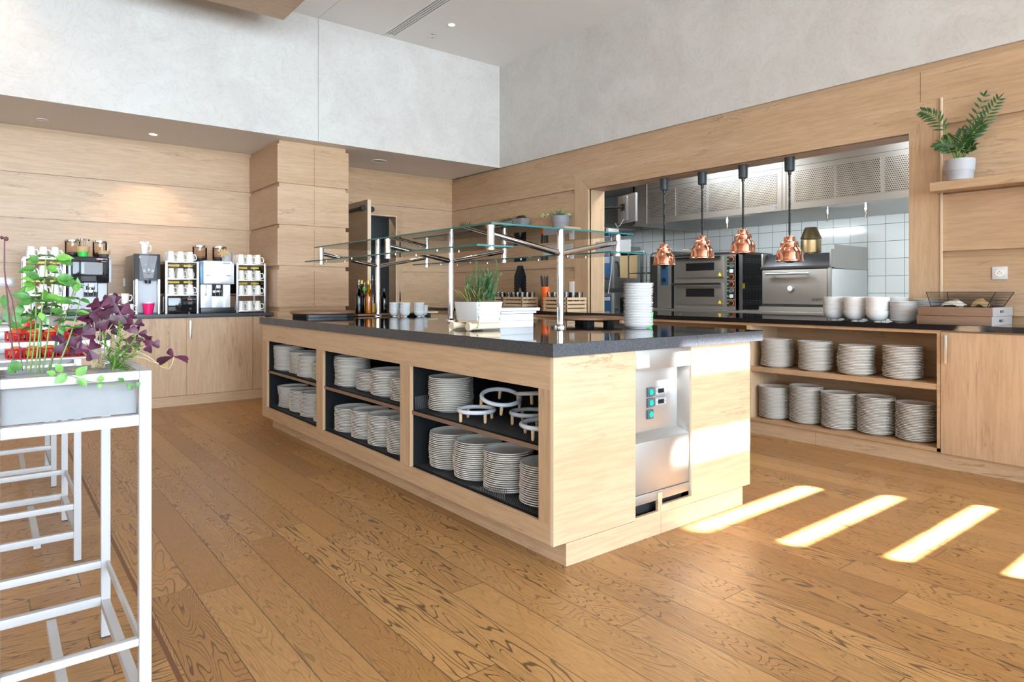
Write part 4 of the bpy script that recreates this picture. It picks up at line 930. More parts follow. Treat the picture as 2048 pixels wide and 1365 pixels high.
def crumple(c, a, r, m, nm, lab):
    b = M(); n = 7; vs = []
    for i in range(n + 1):
        for j in range(n + 1):
            u_, v_ = i / n - .5, j / n - .5; vs.append((u_ * a, v_ * a, r * (.25 - u_ * u_ - v_ * v_) * 2 + rnd.uniform(-.006, .006)))
    b.add(vs, [(i * (n + 1) + j, (i + 1) * (n + 1) + j, (i + 1) * (n + 1) + j + 1, i * (n + 1) + j + 1) for i in range(n) for j in range(n)], 0, True)
    o = obj(nm, b, m, loc=c); tag(o, lab, 'napkin')
crumple((4.92, 1.575, 1.042), .13, .06, 'paper', 'napkin', 'white crumpled napkin in the left half of the wire basket')
crumple((4.96, 1.44, 1.042), .10, .08, 'kraft', 'napkin', 'brown paper in the right half of the wire basket')

def crate(X0, X1, Y0, Y1, z, h, lab, m='wood_crate', ng=4, gz=0):
    t = thing('wooden_crate', lab, 'crate', ((X0 + X1) / 2, (Y0 + Y1) / 2, z), 0, None)
    b = M(); n = 4; sh = h / n
    for i in range(n):
        a, c = z + i * sh, z + i * sh + sh * .68
        b.box(X0, X0 + .008, Y0, Y1, a, c); b.box(X1 - .008, X1, Y0, Y1, a, c); b.box(X0, X1, Y0, Y0 + .008, a, c); b.box(X0, X1, Y1 - .008, Y1, a, c)
    obj('slat', b, m, t, True); b = M()
    for x in (X0 + .009, X1 - .025):
        for y in (Y0 + .009, Y1 - .025): b.box(x, x + .016, y, y + .016, z, z + h - sh * .32)
    obj('corner_post', b, m, t, True); obj('base', M().box(X0 + .009, X1 - .009, Y0 + .009, Y1 - .009, z + .001, z + .01), m, t, True)
CR = [(4.755, 5.06, 5.085, 5.47, 'slatted crate of glasses beside the hatch jamb, nearest'), (4.80, 5.06, 5.885, 6.25, 'slatted crate of glasses under the black tent cards'), (4.84, 5.09, 6.32, 6.68, 'slatted crate of glasses behind the rosemary planter')]
for X0, X1, Y0, Y1, lab in CR: crate(X0, X1, Y0, Y1, .9155, .165, lab)
crate(5.07, 5.165, 5.49, 5.86, .9155, .165, 'narrow slatted crate of glasses against the wall, between two larger')
t = lathe_mesh('tumbler', [(0, .0), (.024, .0), (.026, .002), (.032, .10), (.0335, .108), (.032, .108), (.024, .006), (0, .006)], 'glass_tumbler', 20)
gi = 0
for (X0, X1, Y0, Y1, lab), cn in zip(CR, ('nearest', 'middle', 'farthest')):
    nx, ny = 3, 4
    for i in range(nx):
        for j in range(ny):
            item('tumbler', t, (X0 + .055 + i * (X1 - X0 - .11) / (nx - 1), Y0 + .055 + j * (Y1 - Y0 - .11) / (ny - 1), .9155 + .098), 0, 'clear tumbler, row %s from front, place %s from right, %s crate' % (['one', 'two', 'three'][i], ['one', 'two', 'three', 'four'][j], cn), 'glass', 'tumblers in the wooden crates')
for (X0, X1, Y0, Y1, lab), cn in zip(CR, ('nearest', 'middle', 'farthest')):
    tag(obj('glass_rack_insert', M().box(X0 + .045, X1 - .045, Y0 + .03, Y1 - .03, .9155 + .0105, .9155 + .0975), 'wood_tray', world=True, loc=((X0 + X1) / 2, (Y0 + Y1) / 2, .926)), 'raised wooden insert carrying the glasses in the %s crate' % cn, 'insert')
# tent cards
for k in range(6):
    z = 1.1225 + k * .034; h = .150; w = .058 - .0 * k; hw = .042
    b = M()
    for s in (-1, 1): b.hexa([(-hw, s * .064 - .0015, 0), (hw, s * .064 - .0015, 0), (hw, s * .064 + .0015, 0), (-hw, s * .064 + .0015, 0)], [(-hw, s * .004 - .0015, h), (hw, s * .004 - .0015, h), (hw, s * .004 + .0015, h), (-hw, s * .004 + .0015, h)])
    o = thing('tent_card', '%s black chalk tent card of the pile on the glasses' % ['lowest', 'second lowest', 'third lowest', 'third highest', 'second highest', 'topmost'][k], 'sign', (4.965, 6.12, z), -pi / 2 + rnd.uniform(-.07, .07), 'chalk tent cards')
    obj('card', b, 'black_matte', o)
    ln = ['Soup', 'Bread', 'Salad', 'Cheese', 'Fruit', 'Tea']
    me = text('card_text', ln[k], .022, (0, 0, 0), Matrix.Identity(4), 'paper', None, .0002); me.data.transform(Matrix.Translation((0, -.033, h * .52)) @ Matrix.Rotation(pi / 2 - .44, 4, 'X')); me.parent = o
t = thing('straw_cup', 'orange cup of black straws against the wall behind chrome post', 'cup', (4.965, 5.66, .9155))
obj('cup', M().lathe(pot_prof(.036, .050, .27), 28), 'orange', t)
b = M()
for i in range(12): a = i * 2.4; b.tube([(cos(a) * .022, sin(a) * .022, .02), (cos(a) * .042 - .008, sin(a) * .042 + .01, .40 - .01 * (i % 3))], .0042, 6)
obj('straw', b, 'black_plastic', t)

# ------------------------------------------------------------------ heat lamps
def heat_lamp(y, zt, lab):
    x = 5.30; zc = OZ1 - .004
    t = thing('heat_lamp', lab, 'pendant lamp', (x, y, zt - .21))
    zz = zt - .21
    obj('canopy', M().lathe([(0, zc - .115), (.036, zc - .115), (.040, zc - .112), (.042, zc - .004), (.042, zc), (0, zc)], 28, (x, y, 0)), 'black_cap', t, True)
    b = M(); b.lathe([(0, zc - .145), (.013, zc - .145), (.017, zc - .115), (0, zc - .115)], 16, (x, y, 0)); obj('cord_grip', b, 'black_plastic', t, True)
    zl, zh = zt + .02, zc - .145; n = int((zh - zl) / .0125 * 8); b = M()
    b.tube([(x + .0075 * cos(i * pi / 4), y + .0075 * sin(i * pi / 4), zl + (zh - zl) * i / n) for i in range(n + 1)], .0042, 6); b.cyl((x, y, zl - .02), (x, y, zl + .05), .0065, 8); obj('spiral_cord', b, 'black_plastic', t, True)
    pr = [(.0, .212), (.016, .212), (.020, .205), (.043, .205), (.0455, .200), (.046, .165), (.068, .160), (.0735, .154), (.075, .118), (.080, .108), (.096, .088), (.1045, .062), (.1075, .020), (.110, .006), (.1185, .0), (.1185, -.003), (.108, .001), (.105, .020), (.102, .062), (.093, .086), (.072, .112), (.0705, .152), (.043, .16), (.0, .162)]
    obj('shade', M().lathe(pr, 48), 'copper', t)
    obj('bulb', M().lathe([(0, -.018), (.03, -.014), (.052, .0), (.058, .02), (.045, .05), (.02, .09), (0, .1)], 28), 'bulb_glass', t)
mat('black_cap', (.035, .045, .05), .45)
for y, zt, lab in ((4.235, 1.609, 'copper heat lamp farthest from the camera in the hatch'), (3.785, 1.660, 'copper heat lamp, second from the left in the hatch'), (3.352, 1.688, 'highest copper heat lamp, third from the left in hatch'), (2.912, 1.597, 'copper heat lamp nearest the camera, before the charcoal oven')): heat_lamp(y, zt, lab)

# ------------------------------------------------------------------ potted plants on the wall shelves
SL = 1.8505
def frond(b, base, tip, sag, n, ll, lw, side):
    base, tip = Vector(base), Vector(tip); pts = []
    for i in range(9): q = i / 8; pts.append(base.lerp(tip, q) + Vector((0, 0, sag * sin(q * pi) )))
    b.tube(pts, [.0028 - .0002 * i for i in range(9)], 6, 0)
    for i in range(n):
        q = .38 + .62 * i / (n - 1); k = min(int(q * 8), 7); c = pts[k].lerp(pts[k + 1], q * 8 - k); d = (pts[k + 1] - pts[k]).normalized(); s = d.cross(Vector((-1, -.5, .2))).normalized()
        L = ll * (1 - .55 * abs(q - .55) * 1.6)
        for sg in (-1, 1): b.leaf(c, d * .8 + s * sg * .75 + Vector((0, 0, -.25)), s.cross(d), L, lw, 1, .25)
    b.leaf(pts[-1], pts[-1] - pts[-2], (0, -.3, 1), ll * .7, lw, 1)
t = thing('potted_palm', 'small parlour palm in a grey pot on the right wall shelf', 'potted plant', (5.07, 1.590, 1.8655))
obj('pot', M().lathe([(0, 0), (.070, 0), (.074, .003), (.078, .055), (.0795, .057), (.0795, .061), (.083, .064), (.088, .140), (.085, .140), (.08, .065), (0, .06)], 40), 'pot_light', t); obj('soil', M().lathe([(0, .128), (.083, .128)], 24), 'soil', t)
b = M(); P0 = (5.07, 1.59, 2.0)
def pt(u, v, dx=0): return at(u, v, 1.59 + dx)
X5 = 5.07
def onx(u, v, x=X5):
    d = FW + RT * ((u - 1024) / F_) + Vector((0, 0, (HY - v) / F_)); return Vector((0, 0, H_)) + d * (x / d.x)
for (u, v, x, sag, n, ll) in [(1846, 222, 5.03, .09, 11, .085), (1996, 200, 5.06, .02, 11, .075), (1968, 193, 5.10, .0, 8, .07), (1872, 292, 5.0, .06, 9, .06), (1962, 250, 5.0, .04, 9, .07), (1940, 275, 4.98, .03, 8, .06), (1895, 270, 5.1, .03, 8, .06), (1925, 262, 5.08, .02, 8, .06), (1950, 290, 4.97, .03, 8, .05), (1885, 300, 4.96, .04, 7, .05), (1910, 290, 4.94, .03, 7, .05), (1936, 300, 4.92, .03, 7, .05)]:
    a = rnd.uniform(0, 6.28); frond(b, (X5 + .02 * cos(a), 1.59 + .02 * sin(a), 1.99), onx(u, v, x), sag, n, ll, .014, 1)
obj('fronds', b, ['leaf_bright', 'leaf_dark'], t, True)
t = thing('potted_ivy', 'variegated ivy in a round grey pot left of hatch', 'potted plant', (5.05, 5.50, SL))
obj('pot', M().lathe([(0, 0), (.088, 0), (.091, .004), (.095, .046), (.097, .048), (.097, .052), (.100, .054), (.106, .135), (.103, .135), (.097, .07), (0, .06)], 40), 'pot_grey', t); obj('soil', M().lathe([(0, .125), (.1, .125)], 24), 'soil', t)
b = M()
for i in range(75):
    a = rnd.uniform(0, 6.28); r = rnd.uniform(0, .10); p = (r * cos(a), r * sin(a), .135 + rnd.uniform(0, .055) * (1.2 - r * 6)); b.leaf(p, (cos(a) + rnd.uniform(-.5, .5), sin(a) + rnd.uniform(-.5, .5), rnd.uniform(-.3, .7)), (-.6, -.3, 1), .045, .040, 1, .2)
q = [Vector((0, .08, .14)), Vector((-.03, .16, .16)), Vector((-.03, .24, .17)), Vector((-.03, .28, .15))]; b.tube(q, .0015, 5, 0)
for i in range(9): k = i / 9 * 2.99; c = q[int(k)].lerp(q[int(k) + 1], k - int(k)); b.leaf(c, (-.3, rnd.uniform(-.4, .9), rnd.uniform(-1, .6)), (-1, 0, .4), .036, .03, 1)
obj('foliage', b, ['stem', 'leaf_variegated'], t)
t = thing('potted_plants', 'grey angular double trough with bright grass and dark succulent', 'potted plant', (5.05, 6.30, SL))
def taper(x0, x1, y0, y1, z0, z1, ty, tx=.012):
    return M().hexa([(x0 + tx, y0 + ty, z0), (x1 - tx, y0 + ty, z0), (x1 - tx, y1 - ty, z0), (x0 + tx, y1 - ty, z0)], [(x0, y0, z1), (x1, y0, z1), (x1, y1, z1), (x0, y1, z1)])
obj('pot', taper(-.07, .07, -.19, .0, 0, .165, .045), 'pot_grey', t, bevel=.003); obj('pot', taper(-.065, .075, .005, .33, 0, .155, .05), 'pot_grey', t, bevel=.003)
b = M()
for i in range(190):
    a = rnd.uniform(0, 6.28); y = rnd.uniform(.04, .26); b.leaf((rnd.uniform(-.05, .05), y, .15), (cos(a) * .9 - .3, sin(a) * .9 + .1, rnd.uniform(.3, 1.3)), (0, 0, 1), rnd.uniform(.05, .11), .006, 1, .35)
obj('grass', b, ['stem', 'leaf_bright'], t)
b = M()
for c in ((0, -.13), (0, -.07), (.02, -.03)):
    for i in range(34): a = i * 2.4; k = i / 34; b.leaf((c[0], c[1], .160), (cos(a) * (1.1 - .8 * k), sin(a) * (1.1 - .8 * k), .35 + k), (0, 0, 1), .065 - .02 * k, .020, 1, -.1)
obj('succulent', b, ['stem', 'leaf_olive'], t)
t = thing('potted_grass', 'dark spiky grass plant on the shelf near the wall corner', 'potted plant', (5.05, 7.40, SL))
obj('pot', M().lathe(pot_prof(.055, .07, .075), 28), 'pot_grey', t)
b = M()
for i in range(70): a = rnd.uniform(0, 6.28); k = rnd.uniform(.1, .55); b.leaf((cos(a) * .03, sin(a) * .03, .07), (cos(a) * k, sin(a) * k, 1), (0, 0, 1), rnd.uniform(.12, .21), .007, 1, .08)
obj('blades', b, ['stem', 'leaf_dark'], t)
mat('steel_reflecting_white', (.62, .65, .66), .3, .2)  # pale colour stands for the white reflection on the stainless oven side
mat('oven_glow', (.40, .30, .16), .15, emit=(.9, .62, .30), es=.35)
# ------------------------------------------------------------------ kitchen behind the hatch
KX = 8.15
b = M(); b.box(KX, KX + .1, .6, 8.3, 0, 2.75); b.box(XR2, KX + .1, 8.2, 8.3, 0, 2.75); b.box(XR2, KX + .1, .5, .6, 0, 2.75)
struct('wall_kitchen', b, 'tile')
struct('ceiling', M().box(XR2, KX + .1, .5, 8.3, 2.75, 2.85), 'ceiling_paint')
for x, y, lab in ((5.85, 2.2, 'white rectangular ceiling light in the kitchen, near side'), (5.85, 4.6, 'white rectangular ceiling light in the kitchen, far side')):
    t = thing('ceiling_light', lab, 'ceiling light', (x, y, 2.75)); obj('frame', M().box(-.16, .16, -.62, .62, -.02, 0), 'white_paint', t); obj('diffuser', M().box(-.14, .14, -.6, .6, -.024, -.0205), 'kitchen_led', t)
    l = bpy.data.lights.new('lamp', 'AREA'); l.shape = 'RECTANGLE'; l.size = .28; l.size_y = 1.2; l.energy = 32; l.color = (.88, .96, 1); o = bpy.data.objects.new('lamp', l); COL.objects.link(o); o.parent = t; o.location = (0, 0, -.03)
# extraction hood
HX, HZ0, HZ1 = 6.65, 2.0, 2.62
t = thing('extractor_hood', 'large stainless steel extractor hood with perforated front panels', 'extractor hood', (7.4, 3.5, HZ0))
b = M(); b.box(HX, HX + .03, .7, 5.83, HZ0, HZ1); b.box(HX, 8.14, 5.80, 5.83, HZ0, HZ1); b.box(HX, 8.14, .7, .73, HZ0, HZ1); b.box(HX, 8.14, .7, 5.83, HZ1 - .02, HZ1)
b.box(HX - .004, HX, .7, 5.83, HZ0, HZ0 + .012)
obj('canopy', b, 'steel', t, True)
def hy(u, x=HX):
    r = (u - 1024) / F_; dx = FW.x + RT.x * r; dy = FW.y + RT.y * r; return x * dy / dx
for u0, u1 in ((1300, 1351), (1356, 1413), (1418, 1479), (1487, 1554), (1590, 1667), (1673, 1761), (1770, 1860), (1870, 1960)):
    obj('perforated_panel', M().box(HX - .004, HX + .001, hy(u1), hy(u0), HZ0 + .075, HZ0 + .41), 'steel_perf', t, True)
b = M()
for u in (1293, 1563, 1571): b.box(HX - .006, HX, hy(u) - .006, hy(u) + .006, HZ0, HZ1)
obj('seam_strip', b, 'alu', t, True)
obj('seam_strip', M().box(HX - .001, HX, .7, hy(1293), HZ0 + .452, HZ0 + .456), 'dark_grey', t, True)
b = M(); b.hexa([(HX + .03, .73, HZ0 + .02), (7.5, .73, HZ0 + .02), (7.5, 5.8, HZ0 + .02), (HX + .03, 5.8, HZ0 + .02)], [(HX + .03, .73, HZ0 + .08), (7.5, .73, HZ0 + .3), (7.5, 5.8, HZ0 + .3), (HX + .03, 5.8, HZ0 + .08)])
b.box(7.5, 8.12, .73, 5.8, HZ0 + .02, HZ0 + .06); obj('filter', b, 'steel_dull', t, True)
for y in (1.7, 3.1, 4.5):  # added lamps hidden behind the hood lip to brighten the tiles
    q = obj('hood_fill_light', M().box(6.69, 6.77, y - .3, y + .3, HZ0 + .012, HZ0 + .022), 'kitchen_led', t, True)
    l = bpy.data.lights.new('lamp', 'AREA'); l.shape = 'RECTANGLE'; l.size = .10; l.size_y = .6; l.energy = 34; l.color = (.88, .96, 1); o = bpy.data.objects.new('lamp', l); COL.objects.link(o); o.parent = t; o.location = (6.73 - 7.4, y - 3.5, .010); o.rotation_euler = (0, -R_(40), 0)
for u in (1455, 1655, 1732):
    y = hy(u, 6.9); b = M(); b.cyl((6.9, y, HZ0 - .10), (6.9, y, HZ0 + .06), .014, 10); b.cyl((6.9, y, HZ0 - .13), (6.9, y + .01, HZ0 - .09), .008, 8); obj('spray_nozzle', b, 'chrome', t, True)
obj('maker_badge', M().cyl((HX - .006, hy(1548), HZ0 + .045), (HX, hy(1548), HZ0 + .045), .028, 20), 'white_gloss', t, True); obj('badge_mark', M().tube([(HX - .0065, hy(1548) + .020 * cos(a * pi / 8), HZ0 + .045 + .012 * sin(a * pi / 8)) for a in range(16)], .002, 5, closed=True), 'blue_panel', t, True)
t = thing('extractor_hood', 'second lower steel hood across the far kitchen wall', 'extractor hood', (6.5, 7.2, 2.05))
b = M(); b.box(5.5, 7.6, 6.5, 6.53, 2.05, 2.36); b.box(5.5, 7.6, 6.53, 8.19, 2.34, 2.36); obj('canopy', b, 'steel', t, True); obj('perforated_panel', M().box(5.6, 7.5, 6.495, 6.50, 2.09, 2.30), 'steel_perf', t, True); obj('filter', M().box(5.5, 7.6, 6.53, 8.19, 2.06, 2.10), 'steel_dull', t, True)
l = bpy.data.lights.new('lamp', 'AREA'); l.shape = 'RECTANGLE'; l.size = 1.2; l.size_y = .1; l.energy = 26; l.color = (.88, .96, 1); o = bpy.data.objects.new('lamp', l); COL.objects.link(o); o.parent = t; o.location = (.3, -.63, .005); o.rotation_euler = (R_(20), 0, 0); obj('hood_fill_light', M().box(6.2, 7.4, 6.545, 6.60, 2.060, 2.0605), 'kitchen_led', t, True)  # added lamp tucked behind the lip to light the dark steamers
obj('warning_label', M().box(6.95, 7.02, 6.80, 6.95, 2.055, 2.0605), 'yellow', t, True)
# steel bench
t = thing('kitchen_bench', 'long steel kitchen bench carrying the ovens', 'bench', (7.6, 3.6, 0))
obj('top', M().box(7.0, 8.13, 1.0, 6.05, .86, .90), 'steel', t, True, bevel=.003); obj('shelf', M().box(7.1, 8.1, 1.05, 6.0, .25, .28), 'steel', t, True)
for x in (7.06, 8.06):
    for y in (1.06, 2.7, 4.4, 5.98): obj('leg', M().box(x - .02, x + .02, y - .02, y + .02, 0, .86), 'steel', t, True)
# deck oven
t = thing('deck_oven', 'double deck steel pizza oven with black side and round dials', 'oven', (7.65, 5.14, .901))
DX = 7.25; Y0, Y1 = 4.655, 5.63
obj('body', M().box(DX + .02, 8.10, Y0 + .03, Y1, .905, 1.60, [0, 0, 0, 0, 0, 0]), 'black_matte', t, True); 
b = M(); b.box(DX, DX + .02, Y0, Y1, .905, 1.60); b.box(DX, 8.0 - .65, Y0, Y0 + .03, .905, 1.60); obj('front_frame', b, 'steel', t, True)
obj('top_panel', M().box(DX + .06, 8.1, Y0 + .03, Y1, 1.60, 1.635), 'steel_dark', t, True, bevel=.01)
for k in range(4):
    for i in range(7):
        for j in range(3): x = DX + .14 + i * .075; z = (1.50, 1.28, 1.15, .97)[k] + j * .022; obj('louvre_slot', M().box(x, x + .045, Y0 + .026, Y0 + .030, z, z + .007), 'dark_grey', t, True)
for k, (z0, z1, hz, w0, w1) in enumerate(((1.315, 1.585, 1.572, 1.405, 1.505), (.965, 1.245, 1.232, 1.065, 1.17))):
    d = obj('oven_door', M().box(DX - .018, DX, 4.86, 5.60, z0, z1), 'steel_dull', t, True, bevel=.003)
    obj('door_window', M().box(DX - .0195, DX - .018, 4.985, 5.42, w0, w1), 'black_gloss', d, True)
    b = M(); b.cyl((DX - .055, 4.87, hz), (DX - .055, 5.62, hz), .013, 12)
    for y in (4.91, 5.58): b.cyl((DX - .055, y, hz), (DX - .015, y, hz), .010, 8)
    obj('door_handle', b, 'black_plastic', d, True)
    b = M().add([(DX - .0192, 4.93, z0 + .015), (DX - .0192, 4.875, z0 + .015), (DX - .0192, 4.9025, z0 + .063)], [(0, 1, 2)]); obj('warning_sign', b, 'yellow', d, True)
b = M().box(DX - .006, DX, 4.685, 4.815, .935, 1.575); cp = obj('control_panel', b, 'steel', t, True)
for i, z in enumerate((1.535, 1.455, 1.39, 1.315, 1.225, 1.145, 1.075, .985)):
    q = obj('dial_plate', M().box(DX - .009, DX - .006, 4.695, 4.805, z - .035, z + .035), 'black_plastic', t, True)
    if i in (2, 6): obj('rocker', M().box(DX - .014, DX - .009, 4.715, 4.765, z - .022, z + .022), 'light_grey', q, True)
    elif i in (1, 5): obj('timer_ring', M().tube([(DX - .012, 4.74 + .03 * cos(a * pi / 10), z + .03 * sin(a * pi / 10)) for a in range(20)], .004, 6, closed=True), 'alu', q, True); obj('timer_face', M().cyl((DX - .010, 4.74, z), (DX - .009, 4.74, z), .028, 18), 'dark_grey', q, True)
    else: obj('dial_scale', M().tube([(DX - .010, 4.74 - .029 * cos(a * pi / 10), z + .029 * sin(a * pi / 10)) for a in range(4, 26)], .0035, 6), 'orange', q, True); obj('knob', M().cyl((DX - .028, 4.74, z), (DX - .009, 4.74, z), .020, 18), 'black_gloss', q, True)
    obj('pilot_lamp', M().box(DX - .011, DX - .009, 4.785, 4.797, z - .008, z + .008), 'led_green', q, True)
obj('yellow_note', M().box(DX + .12, DX + .19, Y0 + .024, Y0 + .029, 1.17, 1.235), 'yellow', t, True)
# charcoal oven
t = thing('charcoal_oven', 'steel charcoal oven with long bar handle and round thermometer', 'oven', (7.6, 3.9, .901))
JX = 7.2; Y0, Y1 = 3.50, 4.31
obj('body', M().box(JX + .03, 8.0, Y0 + .01, Y1, .905, 1.40), 'steel_dark', t, True)
d = obj('oven_door', M().box(JX, JX + .03, Y0 + .025, Y1 - .01, .985, 1.385), 'steel', t, True, bevel=.006)
b = M(); b.cyl((JX - .05, 3.70, 1.335), (JX - .05, 4.22, 1.335), .016, 14)
for y in (3.76, 4.16): b.cyl((JX - .05, y, 1.335), (JX, y, 1.335), .010, 8)
obj('door_handle', b, 'alu', d, True)
q = obj('thermometer', M().cyl((JX - .015, 3.945, 1.17), (JX, 3.945, 1.17), .040, 24), 'chrome', d, True); obj('dial', M().cyl((JX - .0165, 3.945, 1.17), (JX - .015, 3.945, 1.17), .032, 24), 'white_gloss', q, True)
obj('name_plate', M().box(JX - .002, JX, 3.56, 3.71, 1.02, 1.065), 'alu', d, True); text('name_text', 'josper', .046, (JX - .003, 3.635, 1.044), FACE_MX, 'black_matte', d, .0003)
b = M(); b.box(JX - .01, JX + .05, Y0, Y1 + .01, 1.392, 1.425); b.hexa([(JX + .03, Y0, 1.425), (8.0, Y0, 1.425), (8.0, Y1, 1.425), (JX + .03, Y1, 1.425)], [(JX + .12, Y0, 1.565), (8.0, Y0, 1.565), (8.0, Y1, 1.565), (JX + .12, Y1, 1.565)]); obj('top_hood', b, 'steel_dark', t, True, bevel=.003)
b = M(); b.box(JX + .02, JX + .10, Y0 - .012, Y0 + .006, 1.40, 1.60); b.box(JX + .02, JX + .10, Y1 - .006, Y1 + .012, 1.40, 1.58); b.box(JX - .02, JX + .05, Y0 - .01, Y1 + .02, .90, .955); b.box(JX, JX + .03, Y0 - .012, Y0 + .02, .95, 1.40); obj('trim_bracket', b, 'steel', t, True, bevel=.002)
obj('side_panel', M().box(JX + .07, 8.13, Y0 - .002, Y0 + .008, .92, 1.385), 'steel_reflecting_white', t, True, bevel=.002); obj('side_panel', M().box(JX + .11, 8.13, Y0 - .004, Y0 + .008, 1.388, 1.655), 'steel', t, True, bevel=.002)
obj('ash_slot', M().box(JX + .005, JX + .03, Y0 + .03, Y1, .957, .982), 'black_matte', t, True)
obj('rating_plate', M().box(JX + .098, JX + .11, 3.88, 3.96, 1.47, 1.55), 'light_grey', t, True)
t = thing('chimney_cap', 'brass coloured chimney cap on top of the charcoal oven', 'chimney', (7.55, 3.885, 1.566))
b = M().lathe([(.075, 0), (.075, .02), (.112, .022), (.112, .165), (.10, .168), (0, .168)], 32); obj('drum', b, 'brass_aged', t)
b = M().lathe([(.0, .178), (.113, .178), (.116, .190), (.112, .20), (.064, .318), (.0, .318)], 32); obj('cone', b, 'brass_aged', t)
# combi ovens, trolley, steel cabinet
for z0, z1, lab in ((1.165, 1.84, 'upper steel combi steamer with glowing glass door'), (.45, 1.12, 'lower steel combi steamer with blue panel')):
    t = thing('combi_oven', lab, 'oven', (7.5, 7.2, z0)); Yc = 6.9; up = z0 > 1
    obj('body', M().box(7.03, 8.03, Yc, 7.7, z0, z1), 'steel', t, True, bevel=.006)
    obj('control_column', M().box(7.05, 7.39, Yc - .012, Yc, z0 + .02, z1 - .02), 'steel', t, True, bevel=.004)
    obj('control_panel', M().box(7.15, 7.35, Yc - .018, Yc - .012, z0 + .15 if up else z0 + .12, z1 - .05), 'blue_panel', t, True, bevel=.01)
    d = obj('oven_door', M().box(7.41, 8.01, Yc - .03, Yc, z0 + .02, z1 - .01), 'steel', t, True, bevel=.006)
    obj('door_window', M().box(7.54, 7.93, Yc - .034, Yc - .03, z0 + .18, z1 - .08), 'oven_glow' if up else 'black_gloss', d, True)
    obj('door_handle', M().tube([(7.44, Yc - .03, z0 + .42), (7.44, Yc - .07, z0 + .42), (7.46, Yc - .075, z0 + .36), (7.48, Yc - .07, z0 + .20)], .014, 10), 'black_plastic', d, True)
    if up: obj('knob', M().cyl((7.25, Yc - .035, z0 + .19), (7.25, Yc - .018, z0 + .19), .03, 18), 'alu', t, True); obj('display', M().box(7.18, 7.32, Yc - .020, Yc - .018, z0 + .40, z0 + .52), 'mid_grey', t, True)
    else: obj('brand_plate', M().box(7.18, 7.33, Yc - .020, Yc - .018, z1 - .12, z1 - .07), 'white_gloss', t, True); text('brand_text', 'RATIONAL', .028, (7.255, Yc - .021, z1 - .095), FACE_MY, 'red', t, .0003)
t = thing('oven_stand', 'steel stand under the two combi steamers', 'stand', (7.5, 7.3, 0)); obj('frame', M().box(7.03, 8.03, 6.95, 7.7, 0, .449), 'steel', t, True)
obj('spacer', M().box(7.05, 8.0, 6.93, 7.7, 1.121, 1.164), 'alu', t, True)
t = thing('tray_trolley', 'tray trolley with dark baking trays beside the combi steamers', 'trolley', (7.62, 6.5, 0))
b = M()
for x in (7.45, 7.95):
    for y in (6.28, 6.62): b.tube([(x, y, 0.02), (x, y, 1.66), (x, y + (.04 if y < 6.4 else -.04), 1.72)], .012, 8)
for x in (7.45, 7.95): b.tube([(x, 6.32, 1.72), (x, 6.58, 1.72)], .012, 8)
obj('frame', b, 'alu', t, True)
for k in range(8): obj('baking_tray', M().box(7.44, 7.96, 6.29, 6.61, .35 + k * .15, .362 + k * .15), 'steel_dark', t, True)
t = thing('steel_cabinet', 'slim steel oven front with two dials left of the deck oven', 'oven', (7.5, 5.87, .901))
obj('body', M().box(7.24, 8.1, 5.66, 6.03, .905, 1.62), 'steel_dark', t, True); obj('front_panel', M().box(7.22, 7.24, 5.66, 5.89, .905, 1.60), 'steel', t, True, bevel=.003)
q = obj('dial_panel', M().box(7.213, 7.22, 5.70, 5.83, 1.22, 1.55), 'blue_panel', t, True, bevel=.003)
for z in (1.47, 1.29): obj('knob', M().cyl((7.195, 5.765, z), (7.213, 5.765, z), .03, 16), 'black_plastic', q, True)
# wooden peel and things above the ovens
t = thing('pizza_peel', 'wooden handled pizza peel lying on top of the deck oven', 'peel', (7.6, 5.2, 1.636))
obj('handle', M().tube([(7.35, 5.55, 1.70), (7.5, 5.25, 1.665)], .016, 8), 'wood_pale', t, True); obj('blade', M().box(7.45, 7.75, 5.0, 5.25, 1.637, 1.645), 'alu', t, True)
t = thing('baking_pan', 'grey pans piled on the cabinet left of the deck oven', 'pan', (7.6, 5.85, 1.62)); 
for k in range(3): obj('pan', M().box(7.3 + .02 * k, 8.0, 5.68, 6.0 - .02 * k, 1.622 + k * .022, 1.64 + k * .022), 'steel_dull', t, True, bevel=.003)
# monitor at the hatch
t = thing('monitor', 'grey order monitor seen from behind on a wall arm', 'monitor', (5.80, 5.17, 1.93), -1.85)
obj('housing', M().box(-.19, .19, -.016, .018, 0, .33), 'mid_grey', t, bevel=.012); obj('screen', M().box(-.18, .18, .0182, .0195, .012, .318), 'black_gloss', t)
b = M().box(-.085, .055, -.045, -.012, .02, .31); obj('rear_cover', b, 'mid_grey', t, bevel=.02); obj('mount_plate', M().box(-.05, .02, -.062, -.045, .14, .22), 'black_plastic', t, bevel=.004)
obj('wall_arm', M().tube([(-.015, -.06, .18), (-.10, -.16, .18), (-.16, -.30, .18)], .014, 8), 'black_plastic', t)
obj('cable', M().tube([(.0, -.05, .04), (-.03, -.08, -.03), (-.07, -.09, -.05), (-.1, -.10, .0)], .004, 6), 'white_gloss', t)
t = thing('network_box', 'small white cable box below the monitor behind the hatch jamb', 'box', (5.72, 5.33, 1.83)); obj('housing', M().box(-.09, .09, -.02, .02, 0, .04), 'white_gloss', t, bevel=.003)
b = M().tube([(-.05, -.022, .0), (-.03, -.03, -.30), (-.06, -.03, -.5), (-.09, -.02, -.72)], .004, 6); obj('cable', b, 'white_gloss', t)

